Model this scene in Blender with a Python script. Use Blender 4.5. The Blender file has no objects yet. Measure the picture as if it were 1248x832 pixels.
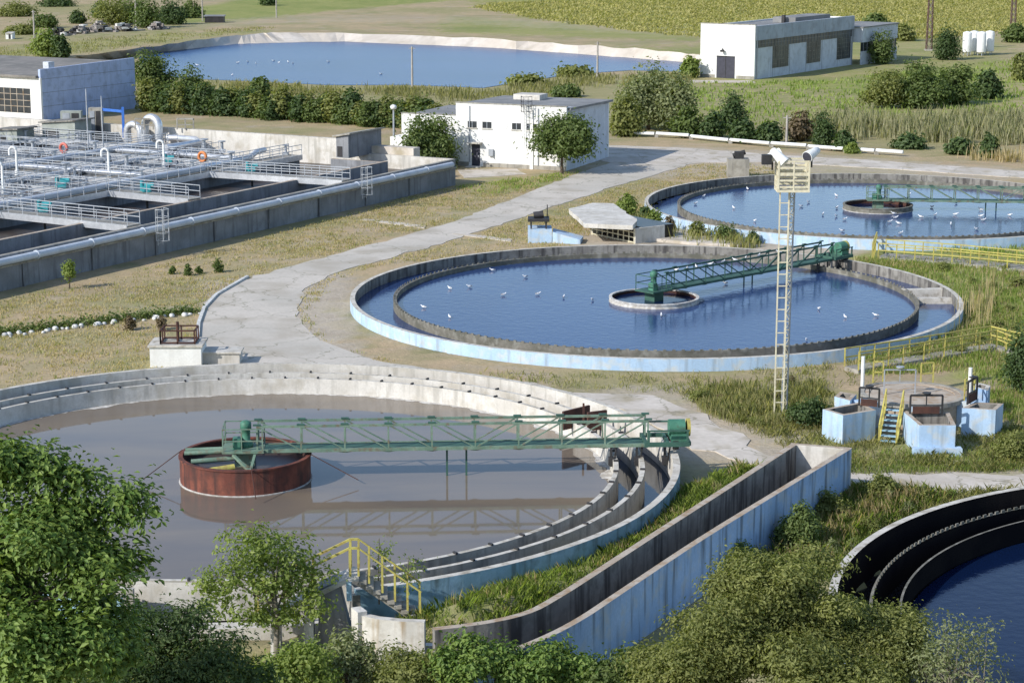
import bpy, math, random, zlib
import numpy as np
from mathutils import Vector
random.seed(7); RNG = np.random.default_rng(7)
SC = bpy.context.scene
COL = SC.collection
# ---------------------------------------------------------------- camera
CH, PITCH, FPX = 26.6, math.radians(11.97), 2523.0
cp, sp = math.cos(PITCH), math.sin(PITCH)
cam_d = bpy.data.cameras.new('camera'); cam = bpy.data.objects.new('camera', cam_d); COL.objects.link(cam)
cam.location = (0, 0, CH); cam.rotation_euler = (math.pi/2 - PITCH, 0, 0)
cam_d.sensor_width = 36; cam_d.lens = FPX/1248*36; cam_d.clip_end = 20000; cam_d.clip_start = .5
SC.camera = cam
def G(px, py, z=0.):            # survey: where a sight line of the photo meets height z
    u = (px-624)/FPX; v = -(py-416)/FPX
    t = (z-CH)/(-sp+v*cp)
    return Vector((u*t, (cp+v*sp)*t, z))
def depth(y, z=0.): return y*cp+(CH-z)*sp
def XX(px, y, z=0.): return (px-624)/FPX*depth(y, z)
def ZZ(py, y):                  # height seen at row py above the ground line y
    v = -(py-416)/FPX
    return CH + y*(-sp+v*cp)/(cp+v*sp)
def ppm(y, z=0.): return FPX/depth(y, z)
# ---------------------------------------------------------------- materials
M = {}
def nmat(name, a, b=None, scale=.5, rough=.85, dirt=None, dirt_amt=.5, streak=None, streak_amt=.5, bump=.15, fine=9., metal=0., spec=.3, lo=.4, hi=.6, streak_lo=.52, crack=None):
    m = bpy.data.materials.new(name); m.use_nodes = True
    nt = m.node_tree; N = nt.nodes; L = nt.links
    bs = N['Principled BSDF']; bs.inputs['Roughness'].default_value = rough
    bs.inputs['Metallic'].default_value = metal; bs.inputs['Specular IOR Level'].default_value = spec
    geo = N.new('ShaderNodeNewGeometry')
    def noise(s, det=4, vec=None, sc=None):
        n = N.new('ShaderNodeTexNoise'); n.inputs['Scale'].default_value = s; n.inputs['Detail'].default_value = det
        src = geo.outputs['Position']
        if sc:
            mp = N.new('ShaderNodeMapping'); mp.inputs['Scale'].default_value = sc
            L.new(src, mp.inputs['Vector']); src = mp.outputs['Vector']
        L.new(src, n.inputs['Vector']); return n.outputs['Fac']
    def ramp(f, l, h, amt=1.):
        r = N.new('ShaderNodeMapRange'); r.inputs['From Min'].default_value = l; r.inputs['From Max'].default_value = h
        r.inputs['To Max'].default_value = amt; L.new(f, r.inputs['Value']); return r.outputs['Result']
    def mix(f, c1, c2):
        x = N.new('ShaderNodeMix'); x.data_type = 'RGBA'
        L.new(f, x.inputs['Factor'])
        for k, c in ((6, c1), (7, c2)):
            if isinstance(c, tuple): x.inputs[k].default_value = (*c, 1)
            else: L.new(c, x.inputs[k])
        return x.outputs[2]
    b = b or tuple(v*.8 for v in a)
    c = mix(ramp(noise(scale), lo, hi), a, b)
    c = mix(ramp(noise(fine, 3), .3, .8, .45), c, tuple(v*.72 for v in b))
    if dirt: c = mix(ramp(noise(scale*2.3, 6), .5, .68, dirt_amt), c, dirt)
    if streak: c = mix(ramp(noise(1.7, 4, sc=(1.6, 1.6, .16)), streak_lo, streak_lo+.16, streak_amt), c, streak)
    if crack:
        vo = N.new('ShaderNodeTexVoronoi'); vo.feature = 'DISTANCE_TO_EDGE'; vo.inputs['Scale'].default_value = .22
        wv = N.new('ShaderNodeTexNoise'); wv.inputs['Scale'].default_value = 1.1; wv.inputs['Detail'].default_value = 4; L.new(geo.outputs['Position'], wv.inputs['Vector'])
        va = N.new('ShaderNodeVectorMath'); va.operation = 'MULTIPLY_ADD'; L.new(wv.outputs['Color'], va.inputs[0]); va.inputs[1].default_value = (1.6,1.6,1.6); L.new(geo.outputs['Position'], va.inputs[2])
        L.new(va.outputs[0], vo.inputs['Vector']); iv = N.new('ShaderNodeMapRange'); iv.inputs['From Min'].default_value = .004; iv.inputs['From Max'].default_value = .016; iv.inputs['To Min'].default_value = .65; iv.inputs['To Max'].default_value = 0
        L.new(vo.outputs['Distance'], iv.inputs['Value']); c = mix(iv.outputs['Result'], c, crack)
    L.new(c, bs.inputs['Base Color'])
    if bump:
        bp = N.new('ShaderNodeBump'); bp.inputs['Strength'].default_value = bump; bp.inputs['Distance'].default_value = .05
        L.new(noise(fine*1.5, 5), bp.inputs['Height']); L.new(bp.outputs['Normal'], bs.inputs['Normal'])
    M[name] = m; return m
nmat('concrete', (.40,.375,.325), (.30,.28,.24), .6, dirt=(.17,.15,.12), streak=(.13,.125,.115), streak_amt=.6)
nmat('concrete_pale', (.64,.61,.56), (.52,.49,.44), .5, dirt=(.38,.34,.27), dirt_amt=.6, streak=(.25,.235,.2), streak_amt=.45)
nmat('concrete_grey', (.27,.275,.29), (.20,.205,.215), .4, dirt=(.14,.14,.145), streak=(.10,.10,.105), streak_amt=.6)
nmat('concrete_dark', (.29,.275,.245), (.21,.195,.175), .7, dirt=(.10,.095,.08), dirt_amt=.6, streak=(.055,.05,.047), streak_amt=.85, streak_lo=.48)
nmat('concrete_rusty', (.66,.63,.57), (.52,.49,.43), .9, dirt=(.30,.26,.19), dirt_amt=.5, streak=(.30,.20,.09), streak_amt=.7, streak_lo=.5)
nmat('mossy', (.19,.175,.145), (.12,.115,.09), .9, dirt=(.30,.29,.25), dirt_amt=.6, fine=5.)
nmat('coping', (.46,.40,.33), (.38,.31,.24), 1.2, dirt=(.28,.17,.08), dirt_amt=.7)
nmat('coping_pale', (.60,.565,.505), (.47,.435,.375), 1.1, dirt=(.27,.235,.18), dirt_amt=.85)
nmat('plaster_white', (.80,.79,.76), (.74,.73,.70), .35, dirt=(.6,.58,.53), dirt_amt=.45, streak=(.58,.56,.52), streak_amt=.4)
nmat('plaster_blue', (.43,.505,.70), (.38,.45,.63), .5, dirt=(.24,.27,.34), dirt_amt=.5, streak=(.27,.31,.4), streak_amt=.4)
nmat('plaster_shaded', (.60,.63,.68), (.52,.55,.6), .5, dirt=(.36,.37,.38), dirt_amt=.5, streak=(.4,.4,.41), streak_amt=.5)  # white plaster with the bluish shade of the side faces mixed into its colour
nmat('blue_paint', (.44,.58,.74), (.37,.51,.68), .7, dirt=(.53,.53,.49), dirt_amt=.75, streak=(.24,.28,.31), streak_amt=.6)
nmat('blue_wall', (.34,.47,.66), (.27,.40,.59), .6, dirt=(.42,.44,.43), dirt_amt=.65, streak=(.10,.13,.16), streak_amt=.8, streak_lo=.5)
nmat('teal_wall', (.26,.42,.50), (.33,.50,.62), .8, dirt=(.12,.17,.17), dirt_amt=.6, streak=(.1,.13,.12), streak_amt=.6)
nmat('blue_steel', (.05,.17,.55), (.04,.14,.48), 2., rough=.5, bump=.03)
nmat('teal_paint', (.05,.33,.36), (.04,.27,.3), 2., rough=.5, bump=.03)
nmat('green_paint', (.18,.26,.195), (.12,.19,.14), 1.5, rough=.65, dirt=(.14,.10,.065), dirt_amt=.75, bump=.05)
nmat('green_bright', (.08,.23,.155), (.055,.17,.115), 1.5, rough=.55, dirt=(.07,.09,.06), dirt_amt=.6, bump=.05)
nmat('green_dark', (.04,.09,.07), (.05,.12,.09), 1.5, rough=.6, bump=.05)
nmat('rust', (.21,.07,.045), (.13,.044,.032), .9, dirt=(.075,.035,.028), dirt_amt=.75, streak=(.055,.03,.026), streak_amt=.8, streak_lo=.47)
nmat('rust_dark', (.10,.045,.032), (.06,.03,.025), 1.5)
nmat('yellow_paint', (.50,.445,.11), (.41,.36,.10), 2., rough=.65, dirt=(.28,.18,.07), dirt_amt=.75, bump=.05)
nmat('cream_paint', (.68,.63,.46), (.60,.55,.40), 2., rough=.6, dirt=(.4,.3,.17), dirt_amt=.4, bump=.05)
nmat('galvanised', (.52,.54,.57), (.42,.44,.47), 1.5, rough=.45, metal=.35, bump=.03)
nmat('steel_grey', (.40,.42,.45), (.33,.35,.38), 1.5, rough=.5, metal=.2, bump=.03)
nmat('pipe_grey', (.56,.60,.65), (.47,.51,.57), .4, rough=.55, dirt=(.35,.36,.38), dirt_amt=.4, bump=.04)
nmat('aluminium', (.72,.73,.75), (.6,.61,.63), 2., rough=.35, metal=.55, bump=.04)
nmat('dark_metal', (.045,.042,.045), (.03,.03,.03), 2., rough=.6)
nmat('white_paint', (.80,.80,.78), (.74,.74,.72), 2., rough=.5, bump=.03)
nmat('window_dark', (.05,.055,.06), (.03,.035,.04), .8, rough=.25, spec=.5, bump=.02)
nmat('window_glass', (.075,.085,.085), (.03,.036,.045), .45, rough=.3, spec=.5, bump=.02)
nmat('door_dark', (.055,.055,.075), (.045,.045,.06), 2., rough=.6)
nmat('parapet_grey', (.42,.46,.52), (.35,.39,.45), .4, dirt=(.25,.26,.28), dirt_amt=.6, streak=(.25,.26,.28), streak_amt=.5)
nmat('roof_felt', (.25,.25,.25), (.19,.19,.19), .3, dirt=(.33,.32,.3), dirt_amt=.5)
nmat('roof_brown', (.23,.21,.19), (.17,.16,.145), .3, dirt=(.3,.28,.25), dirt_amt=.5)
nmat('asphalt', (.56,.505,.435), (.47,.43,.37), .14, dirt=(.36,.315,.25), dirt_amt=.75, fine=4., crack=(.2,.19,.13))
nmat('path_pale', (.60,.54,.47), (.49,.435,.37), .25, dirt=(.33,.28,.19), dirt_amt=.85, fine=3., crack=(.2,.18,.12))
nmat('bark', (.12,.09,.065), (.08,.06,.045), 3., bump=.4)
nmat('bark_pale', (.24,.21,.17), (.16,.14,.11), 3., bump=.4)
nmat('red_ring', (.6,.17,.13), rough=.5, bump=0); nmat('orange_ring', (.68,.24,.08), rough=.5, bump=0)
nmat('gull_white', (.82,.82,.82), (.7,.7,.72), 6., bump=0)
nmat('debris', (.42,.39,.36), (.26,.22,.2), .9, dirt=(.07,.07,.08), dirt_amt=.8, fine=3.)
nmat('stone_white', (.7,.69,.66), (.5,.49,.46), 3.)
nmat('wood_pole', (.42,.39,.35), (.33,.3,.27), 2.)
nmat('foam', (.62,.6,.57), (.4,.37,.33), 3.)
nmat('sludge', (.075,.058,.048), (.055,.044,.038), .25, rough=.35, spec=.4, bump=.1, fine=3.)
nmat('shadow_black_wall', (.011,.010,.012), (.018,.016,.016), .5, rough=.9, spec=.0)  # near-black wall colour carries the shadow inside the navy tank
nmat('sludge_and_shade', (.02,.018,.02), (.03,.026,.024), .4, rough=.3, spec=.4, bump=.08, fine=3.)  # dark sludge water, also the painted shade inside the intake chamber
nmat('crate', (.34,.36,.33), (.27,.29,.26), .8)

def water(name, a, b, rough, bscale, bstr, nscale=.06, stretch=(1,1,1), spec=.5):
    m = bpy.data.materials.new(name); m.use_nodes = True; nt = m.node_tree; N = nt.nodes; L = nt.links
    bs = N['Principled BSDF']; bs.inputs['Roughness'].default_value = rough; bs.inputs['IOR'].default_value = 1.33
    bs.inputs['Specular IOR Level'].default_value = spec
    geo = N.new('ShaderNodeNewGeometry'); mp = N.new('ShaderNodeMapping'); mp.inputs['Scale'].default_value = stretch
    L.new(geo.outputs['Position'], mp.inputs['Vector'])
    n = N.new('ShaderNodeTexNoise'); n.inputs['Scale'].default_value = nscale; n.inputs['Detail'].default_value = 5; n.inputs['Distortion'].default_value = .8
    L.new(mp.outputs[0], n.inputs['Vector'])
    r = N.new('ShaderNodeMapRange'); r.inputs['From Min'].default_value = .35; r.inputs['From Max'].default_value = .65; L.new(n.outputs['Fac'], r.inputs['Value'])
    x = N.new('ShaderNodeMix'); x.data_type = 'RGBA'; L.new(r.outputs[0], x.inputs[0]); x.inputs[6].default_value = (*a, 1); x.inputs[7].default_value = (*b, 1)
    L.new(x.outputs[2], bs.inputs['Base Color'])
    w = N.new('ShaderNodeTexNoise'); w.inputs['Scale'].default_value = bscale; w.inputs['Detail'].default_value = 3
    L.new(geo.outputs['Position'], w.inputs['Vector'])
    bp = N.new('ShaderNodeBump'); bp.inputs['Strength'].default_value = bstr; bp.inputs['Distance'].default_value = .1
    L.new(w.outputs['Fac'], bp.inputs['Height']); L.new(bp.outputs[0], bs.inputs['Normal'])
    M[name] = m
water('water_sludge', (.19,.15,.11), (.145,.12,.10), .04, .6, .012, .16, (.55,1.9,1))
water('water_sky_tint', (.020,.044,.125), (.027,.057,.15), .12, 2.2, .15, spec=.35)  # base colour holds the blue of the reflected sky
water('water_navy', (.003,.009,.034), (.004,.012,.042), .10, 2.2, .12, spec=.25)
water('pond_sky_tint', (.032,.085,.20), (.042,.10,.23), .25, .9, .6, .02, (1,2.5,1), .15)  # sky reflection on the pond is painted in as blue base colour
water('water_channel', (.030,.05,.085), (.05,.05,.05), .06, 1.5, .03, .3)
water('water_black', (.012,.012,.016), (.02,.018,.018), .08, 1.5, .05, .3)

def leafmat(name, a, b, trans=.35, rough=.55):
    m = bpy.data.materials.new(name); m.use_nodes = True; nt = m.node_tree; N = nt.nodes; L = nt.links
    bs = N['Principled BSDF']; bs.inputs['Roughness'].default_value = rough; bs.inputs['Specular IOR Level'].default_value = .3
    at = N.new('ShaderNodeAttribute'); at.attribute_name = 'tint'
    x = N.new('ShaderNodeMix'); x.data_type = 'RGBA'; L.new(at.outputs['Fac'], x.inputs[0]); x.inputs[6].default_value = (*a, 1); x.inputs[7].default_value = (*b, 1)
    L.new(x.outputs[2], bs.inputs['Base Color'])
    tr = N.new('ShaderNodeBsdfTranslucent'); hs = N.new('ShaderNodeMix'); hs.data_type = 'RGBA'; hs.blend_type = 'MULTIPLY'; hs.inputs[0].default_value = 1
    L.new(x.outputs[2], hs.inputs[6]); hs.inputs[7].default_value = (1.5, 1.6, .6, 1)
    L.new(hs.outputs[2], tr.inputs['Color'])
    ms = N.new('ShaderNodeMixShader'); ms.inputs[0].default_value = trans
    L.new(bs.outputs[0], ms.inputs[1]); L.new(tr.outputs[0], ms.inputs[2]); L.new(ms.outputs[0], N['Material Output'].inputs['Surface'])
    M[name] = m
leafmat('leaf_bright', (.062,.125,.022), (.20,.27,.06), .25)
leafmat('leaf_lime', (.12,.175,.036), (.28,.33,.09), .42)
leafmat('leaf_dark', (.042,.075,.026), (.105,.15,.05))
leafmat('leaf_olive', (.11,.13,.036), (.27,.28,.09), .4)
leafmat('leaf_greyolive', (.15,.175,.08), (.30,.32,.16), .4)
leafmat('leaf_mid', (.065,.10,.028), (.165,.21,.062))
leafmat('leaf_brown', (.13,.10,.06), (.2,.15,.09))
leafmat('blade_green', (.16,.235,.05), (.34,.385,.115), .45)
leafmat('blade_dry', (.38,.30,.17), (.54,.44,.27), .4)
leafmat('blade_mixed', (.20,.235,.075), (.45,.39,.21), .42)
leafmat('blade_reed', (.26,.27,.15), (.46,.42,.28), .4)
leafmat('blade_shore', (.20,.20,.085), (.36,.33,.17), .4)
leafmat('blade_crop', (.27,.27,.085), (.46,.40,.17))
# ---------------------------------------------------------------- mesh building
class MB:
    def __init__(s): s.v = []; s.f = []; s.mi = []; s.sm = []
    def add(s, vs, fs, mi=0, smooth=False):
        b = len(s.v); s.v += [tuple(p) for p in vs]
        s.f += [tuple(i+b for i in f) for f in fs]; s.mi += [mi]*len(fs); s.sm += [smooth]*len(fs); return s
    def hexa(s, b4, t4, mi=0):
        return s.add(list(b4)+list(t4), [(3,2,1,0),(4,5,6,7),(0,1,5,4),(1,2,6,5),(2,3,7,6),(3,0,4,7)], mi)
    def box(s, c, size, d=(1,0), mi=0):           # c centre, d: direction of the local x axis
        dx = Vector((d[0], d[1], 0)).normalized(); dy = Vector((-dx.y, dx.x, 0)); c = Vector(c)
        a, b, h = size[0]/2, size[1]/2, size[2]/2
        p = [c+dx*i*a+dy*j*b for i, j in ((-1,-1),(1,-1),(1,1),(-1,1))]
        up = Vector((0,0,h)); return s.hexa([q-up for q in p], [q+up for q in p], mi)
    def bar(s, p, q, w, h=None, mi=0):
        p, q = Vector(p), Vector(q); h = h or w; d = (q-p)
        if d.length < 1e-6: return s
        d.normalize()
        side = d.cross(Vector((0,0,1)))
        if side.length < 1e-4: side = Vector((1,0,0))
        side.normalize(); up = side.cross(d).normalized()
        o = [side*i*w/2+up*j*h/2 for i, j in ((-1,-1),(1,-1),(1,1),(-1,1))]
        return s.hexa([p+k for k in o], [q+k for k in o], mi)
    def tube(s, pts, r, n=10, mi=0, cap=True):
        pts = [Vector(p) for p in pts]; rs = r if isinstance(r, (list, tuple)) else [r]*len(pts)
        vs = []; up = None
        for i, p in enumerate(pts):
            d = (pts[min(i+1, len(pts)-1)]-pts[max(i-1, 0)]).normalized()
            a = d.cross(Vector((0,0,1)))
            if a.length < .05: a = d.cross(Vector((0,1,0))) if up is None else up - d*up.dot(d)
            a.normalize()
            if up is not None and a.dot(up) < 0 and abs(d.z) > .9: a = -a
            up = a; b = d.cross(a)
            vs += [p+(a*math.cos(t)+b*math.sin(t))*rs[i] for t in [2*math.pi*k/n for k in range(n)]]
        fs = [(i*n+k, i*n+(k+1) % n, (i+1)*n+(k+1) % n, (i+1)*n+k) for i in range(len(pts)-1) for k in range(n)]
        s.add(vs, fs, mi, True)
        if cap:
            s.add(vs[:n], [tuple(range(n))[::-1]], mi); s.add(vs[-n:], [tuple(range(n))], mi)
        return s
    def lathe(s, c, prof, n=24, mi=0, a0=0., a1=2*math.pi, smooth=True):
        c = Vector(c); full = abs(a1-a0-2*math.pi) < 1e-6; m = n if full else n+1
        vs = [c+Vector((r*math.cos(a0+(a1-a0)*k/n), r*math.sin(a0+(a1-a0)*k/n), z)) for r, z in prof for k in range(m)]
        fs = []
        for i in range(len(prof)-1):
            for k in range(n):
                k2 = (k+1) % m; fs.append((i*m+k, i*m+k2, (i+1)*m+k2, (i+1)*m+k))
        return s.add(vs, fs, mi, smooth)
    def ring(s, c, r0, r1, z0, z1, n=96, a0=0., a1=2*math.pi, mi_out=0, mi_top=0, mi_in=0):
        c = Vector(c); full = abs(a1-a0-2*math.pi) < 1e-6
        def L(r, z): return [(c.x+r*math.cos(a0+(a1-a0)*k/n), c.y+r*math.sin(a0+(a1-a0)*k/n), z) for k in range(n+1)]
        for (ra, za, rb, zb, mi) in ((r1,z0,r1,z1,mi_out),(r1,z1,r0,z1,mi_top),(r0,z1,r0,z0,mi_in)):
            A, B = L(ra, za), L(rb, zb)
            s.add(A+B, [(k, k+1, n+2+k, n+1+k) for k in range(n)], mi, False)
        if not full:
            for a in (a0, a1):
                q = [(c.x+r*math.cos(a), c.y+r*math.sin(a), z) for r, z in ((r0,z0),(r1,z0),(r1,z1),(r0,z1))]
                s.add(q, [(0,1,2,3)], mi_out)
        return s
    def disc(s, c, r, n=64, mi=0):
        vs = [(c[0]+r*math.cos(2*math.pi*k/n), c[1]+r*math.sin(2*math.pi*k/n), c[2]) for k in range(n)]
        return s.add(vs, [tuple(range(n))], mi)
    def prism(s, poly, z0, z1, mi=0, mi_top=None):
        n = len(poly); b = [(p[0], p[1], z0) for p in poly]; t = [(p[0], p[1], z1) for p in poly]
        area = sum(poly[i][0]*poly[(i+1)%n][1]-poly[(i+1)%n][0]*poly[i][1] for i in range(n))
        if area < 0: b.reverse(); t.reverse()
        s.add(b+t, [(i, (i+1) % n, n+(i+1) % n, n+i) for i in range(n)]+[tuple(range(n))[::-1]], mi)
        return s.add(t, [tuple(range(n))], mi if mi_top is None else mi_top)
    def wall(s, path, th, z0, z1, mi=0, mi_top=None, mi_r=None):   # vertical wall along a polyline, th to the left of it
        P = [Vector((p[0], p[1], 0)) for p in path]; n = len(P); Lf = []
        for i in range(n):
            d = (P[min(i+1, n-1)]-P[max(i-1, 0)]).normalized(); Lf.append(P[i]+Vector((-d.y, d.x, 0))*th)
        zz0 = z0 if isinstance(z0, list) else [z0]*n; zz1 = z1 if isinstance(z1, list) else [z1]*n
        def lift(Q, z): return [(q.x, q.y, z[i]) for i, q in enumerate(Q)]
        def strip(A, B, m): s.add(A+B, [(i, i+1, n+i+1, n+i) for i in range(n-1)], m)
        mt = mi if mi_top is None else mi_top; mr = mi if mi_r is None else mi_r
        strip(lift(P, zz0), lift(P, zz1), mr); strip(lift(P, zz1), lift(Lf, zz1), mt); strip(lift(Lf, zz1), lift(Lf, zz0), mi)
        for i in (0, n-1):
            s.add([(P[i].x,P[i].y,zz0[i]),(Lf[i].x,Lf[i].y,zz0[i]),(Lf[i].x,Lf[i].y,zz1[i]),(P[i].x,P[i].y,zz1[i])], [(0,1,2,3)], mi)
        return s
    def build(s, name, mats, parent=None, origin=None, local=False):
        if not isinstance(mats, (list, tuple)): mats = [mats]
        me = bpy.data.meshes.new(name)
        o3 = Vector((0,0,0))
        if parent is not None and not local:
            q = parent
            while q is not None: o3 = o3+q.location; q = q.parent
        elif parent is None and not local:
            if origin is not None: o3 = Vector(origin)
            else:
                xs = [p[0] for p in s.v]; ys = [p[1] for p in s.v]; o3 = Vector(((min(xs)+max(xs))/2, (min(ys)+max(ys))/2, min(p[2] for p in s.v)))
        me.from_pydata([(p[0]-o3.x, p[1]-o3.y, p[2]-o3.z) for p in s.v], [], s.f)
        for m in mats: me.materials.append(M[m] if isinstance(m, str) else m)
        if me.polygons:
            me.polygons.foreach_set('material_index', s.mi); me.polygons.foreach_set('use_smooth', s.sm)
        me.update()
        o = bpy.data.objects.new(name, me); COL.objects.link(o)
        if parent is not None: o.parent = parent
        elif not local: o.location = o3
        return o
def tag(o, label=None, cat=None, group=None, kind=None):
    if label: o['label'] = label
    if cat: o['category'] = cat
    if group: o['group'] = group
    if kind: o['kind'] = kind
    return o
def empty(name, loc, label, cat, group=None):
    o = bpy.data.objects.new(name, None); COL.objects.link(o); o.location = Vector(loc); o.empty_display_size = .3
    return tag(o, label, cat, group)
def copy_tree(o, parent=None):
    c = o.copy(); COL.objects.link(c)
    if parent is not None: c.parent = parent
    for ch in list(o.children): copy_tree(ch, c)
    return c
def fastmesh(name, V, F4, mat, tint=None, parent=None):
    """V (n,3), F4 (m,k) index array -> mesh object in local coordinates"""
    me = bpy.data.meshes.new(name); k = F4.shape[1]
    me.vertices.add(len(V)); me.vertices.foreach_set('co', V.astype(np.float32).ravel())
    me.loops.add(F4.size); me.loops.foreach_set('vertex_index', F4.astype(np.int32).ravel())
    me.polygons.add(len(F4)); me.polygons.foreach_set('loop_start', np.arange(0, F4.size, k, dtype=np.int32))
    me.polygons.foreach_set('loop_total', np.full(len(F4), k, dtype=np.int32))
    if tint is not None:
        a = me.attributes.new('tint', 'FLOAT', 'POINT'); a.data.foreach_set('value', tint.astype(np.float32))
    me.materials.append(M[mat]); me.update(calc_edges=True); me.validate()
    o = bpy.data.objects.new(name, me); COL.objects.link(o)
    if parent is not None: o.parent = parent
    return o
# ---------------------------------------------------------------- foliage
def leaves(P, Nrm, size, aspect=.5, rng=RNG, fold=.25, vary=.35, D=None):
    """one folded leaf (two quads sharing the midrib) per point"""
    n = len(P); Nrm = Nrm/np.maximum(np.linalg.norm(Nrm, axis=1, keepdims=True), 1e-6)
    r = rng.normal(size=(n,3))
    if D is not None: r = np.cross(Nrm, D)+.35*r*np.linalg.norm(D, axis=1, keepdims=True)
    t = np.cross(Nrm, r); t /= np.maximum(np.linalg.norm(t, axis=1, keepdims=True), 1e-6)
    b = np.cross(Nrm, t); s = size*(1+vary*rng.uniform(-1,1,size=(n,1))); w = s*aspect
    base = P-t*s*.5; tip = P+t*s*.5-Nrm*s*.12; l = P+b*w*.5+Nrm*w*fold; rr = P-b*w*.5+Nrm*w*fold
    V = np.stack([base, rr, tip, l], 1).reshape(-1,3)
    i = np.arange(n)*4; F = np.concatenate([np.stack([i, i+1, i+2],1), np.stack([i, i+2, i+3],1)])
    return V, F
def crown_points(lobes, nc, k, cr, rng=RNG, shell=.55, up=.5):
    """clumps of leaves spread through ellipsoid lobes, denser toward the outside"""
    vol = np.array([l[3]*l[4]*l[5] for l in lobes])**.72; pick = rng.choice(len(lobes), nc, p=vol/vol.sum())
    L = np.array(lobes)[pick]
    d = rng.normal(size=(nc,3)); d /= np.linalg.norm(d, axis=1, keepdims=True)
    rad = shell+(1-shell)*rng.uniform(size=(nc,1))**.7; rad *= 1+.05*rng.normal(size=(nc,1))
    C = L[:,:3]+d*rad*L[:,3:6]; sz = cr*rng.uniform(.55,1.35,size=(nc,1))
    off = rng.normal(size=(nc,k,3))*np.array([1,1,.62])*sz[:,None,:]*.5
    P = (C[:,None,:]+off).reshape(-1,3)
    Nn = (d[:,None,:]*.55+off/np.maximum(sz[:,None,:],1e-6)*.9+np.array([0,0,up])+rng.normal(size=(nc,k,3))*.42).reshape(-1,3)
    ct = rng.uniform(size=(nc,1))**1.3*.75; T = np.clip(ct+rng.uniform(size=(nc,k))*.35, 0, 1).reshape(-1)
    return P, Nn, T, C, off.reshape(-1,3)
def lumps(lobes, m, f, rng):
    """each lobe broken into m smaller lobes near its surface, so that the crown has bays and knobs"""
    out = []
    for (x, y, z, a, b, c) in lobes:
        out.append((x, y, z, a*.55, b*.55, c*.55))
        d = rng.normal(size=(m,3)); d /= np.linalg.norm(d, axis=1, keepdims=True)
        for q in d:
            s = f*rng.uniform(.7, 1.3); k = 1-s*.8
            out.append((x+q[0]*a*k, y+q[1]*b*k, z+q[2]*c*k, a*s, b*s, c*s*.9))
    return out
def crown_mesh(name, lobes, nc, k, cr, leaf, mat, parent=None, aspect=.5, rng=RNG, shell=.55, up=.5):
    P, Nn, T, C, O_ = crown_points(lobes, nc, k, cr, rng, shell, up)
    V, F = leaves(P, Nn, leaf, aspect, rng, D=O_)
    return fastmesh(name, V, F, mat, np.repeat(T, 4), parent), C
def trunk_mesh(parent, h, r, C, mat='bark', nl=7, rng=RNG, lean=(0,0), stems=1):
    mb = MB()
    for s_ in range(stems):
        a = rng.uniform(0, 6.28); k = 0 if stems == 1 else .25
        top = Vector((lean[0]+math.cos(a)*k*h, lean[1]+math.sin(a)*k*h, h)); b0 = Vector((math.cos(a)*k*.3, math.sin(a)*k*.3, -.25))
        p = [b0+(top-b0)*t+Vector((rng.normal()*.04*h*.3, rng.normal()*.04*h*.3, 0))*(t > 0) for t in (0,.3,.6,1)]
        mb.tube(p, [r*1.25, r, r*.8, r*.55], 8)
        for c in C[rng.choice(len(C), min(nl, len(C)), replace=False)]:
            c = Vector(c); st = p[0]+(p[3]-p[0])*rng.uniform(.55, 1.)
            mid = st+(c-st)*.5+Vector((0,0,.1*(c-st).length))
            mb.tube([st, mid, st+(c-st)*.93], [r*.42, r*.26, r*.08], 5)
    return mb.build('trunk', mat, parent, local=True)
def tree(name, label, cat, base, lobes, nc, k, cr, leaf, mat, trunk=(1.5,.12), bark='bark', group=None, aspect=.5, seed=None, shell=.55, nl=7, stems=1, up=.5):
    rng = np.random.default_rng(seed if seed is not None else zlib.crc32(label.encode()) % 99991)
    e = empty(name, base, label, cat, group)
    o, C = crown_mesh('crown' if name.endswith('tree') else 'foliage', lobes, nc, k, cr, leaf, mat, e, aspect, rng, shell, up)
    trunk_mesh(e, trunk[0], trunk[1], C, bark, nl, rng, stems=stems)
    return e
def blades(P, h, w, nb, spread, rng=RNG, lean=.45):
    """tufts: nb pointed blades per point"""
    n = len(P); Q = np.repeat(P, nb, 0); hh = np.repeat(np.atleast_1d(h)*np.ones(n), nb)[:,None]*rng.uniform(.5,1.15,size=(n*nb,1))
    a = rng.uniform(0, 2*np.pi, n*nb); d = np.stack([np.cos(a), np.sin(a), 0*a], 1); s = np.stack([-np.sin(a), np.cos(a), 0*a], 1)
    b = Q+np.c_[rng.normal(size=(n*nb,2))*spread, np.zeros(n*nb)]
    ln = rng.uniform(.1, 1, size=(n*nb,1))*lean
    m = b+d*ln*hh*.35+np.array([0,0,1])*hh*.6; t = b+d*ln*hh+np.array([0,0,1])*hh
    V = np.stack([b-s*w/2, b+s*w/2, m+s*w*.4, t, m-s*w*.4], 1).reshape(-1,3)
    i = np.arange(n*nb)*5; F = np.stack([i, i+1, i+2, i+3, i+4], 1)
    T = np.repeat(np.clip(np.repeat(rng.uniform(size=n)*.6, nb)+rng.uniform(size=n*nb)*.4, 0, 1), 5)
    return V, F, T
def inpoly(P, poly):
    x, y = P[:,0], P[:,1]; r = np.zeros(len(P), bool); n = len(poly); j = n-1
    for i in range(n):
        xi, yi = poly[i][0], poly[i][1]; xj, yj = poly[j][0], poly[j][1]
        c = ((yi > y) != (yj > y)) & (x < (xj-xi)*(y-yi)/(yj-yi+1e-12)+xi); r ^= c; j = i
    return r
def patch(P):                  # uneven cover: thick here, worn thin there
    x, y = P[:,0], P[:,1]; v = np.sin(x*.31+1.7*np.sin(y*.23))+np.sin(y*.37+1.3*np.sin(x*.19+2))+.7*np.sin(x*.83+y*.61)+.7*np.sin(x*1.7-y*1.3+np.sin(y*.9))
    return 1/(1+np.exp(-1.6*v))*.85+.15
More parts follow.
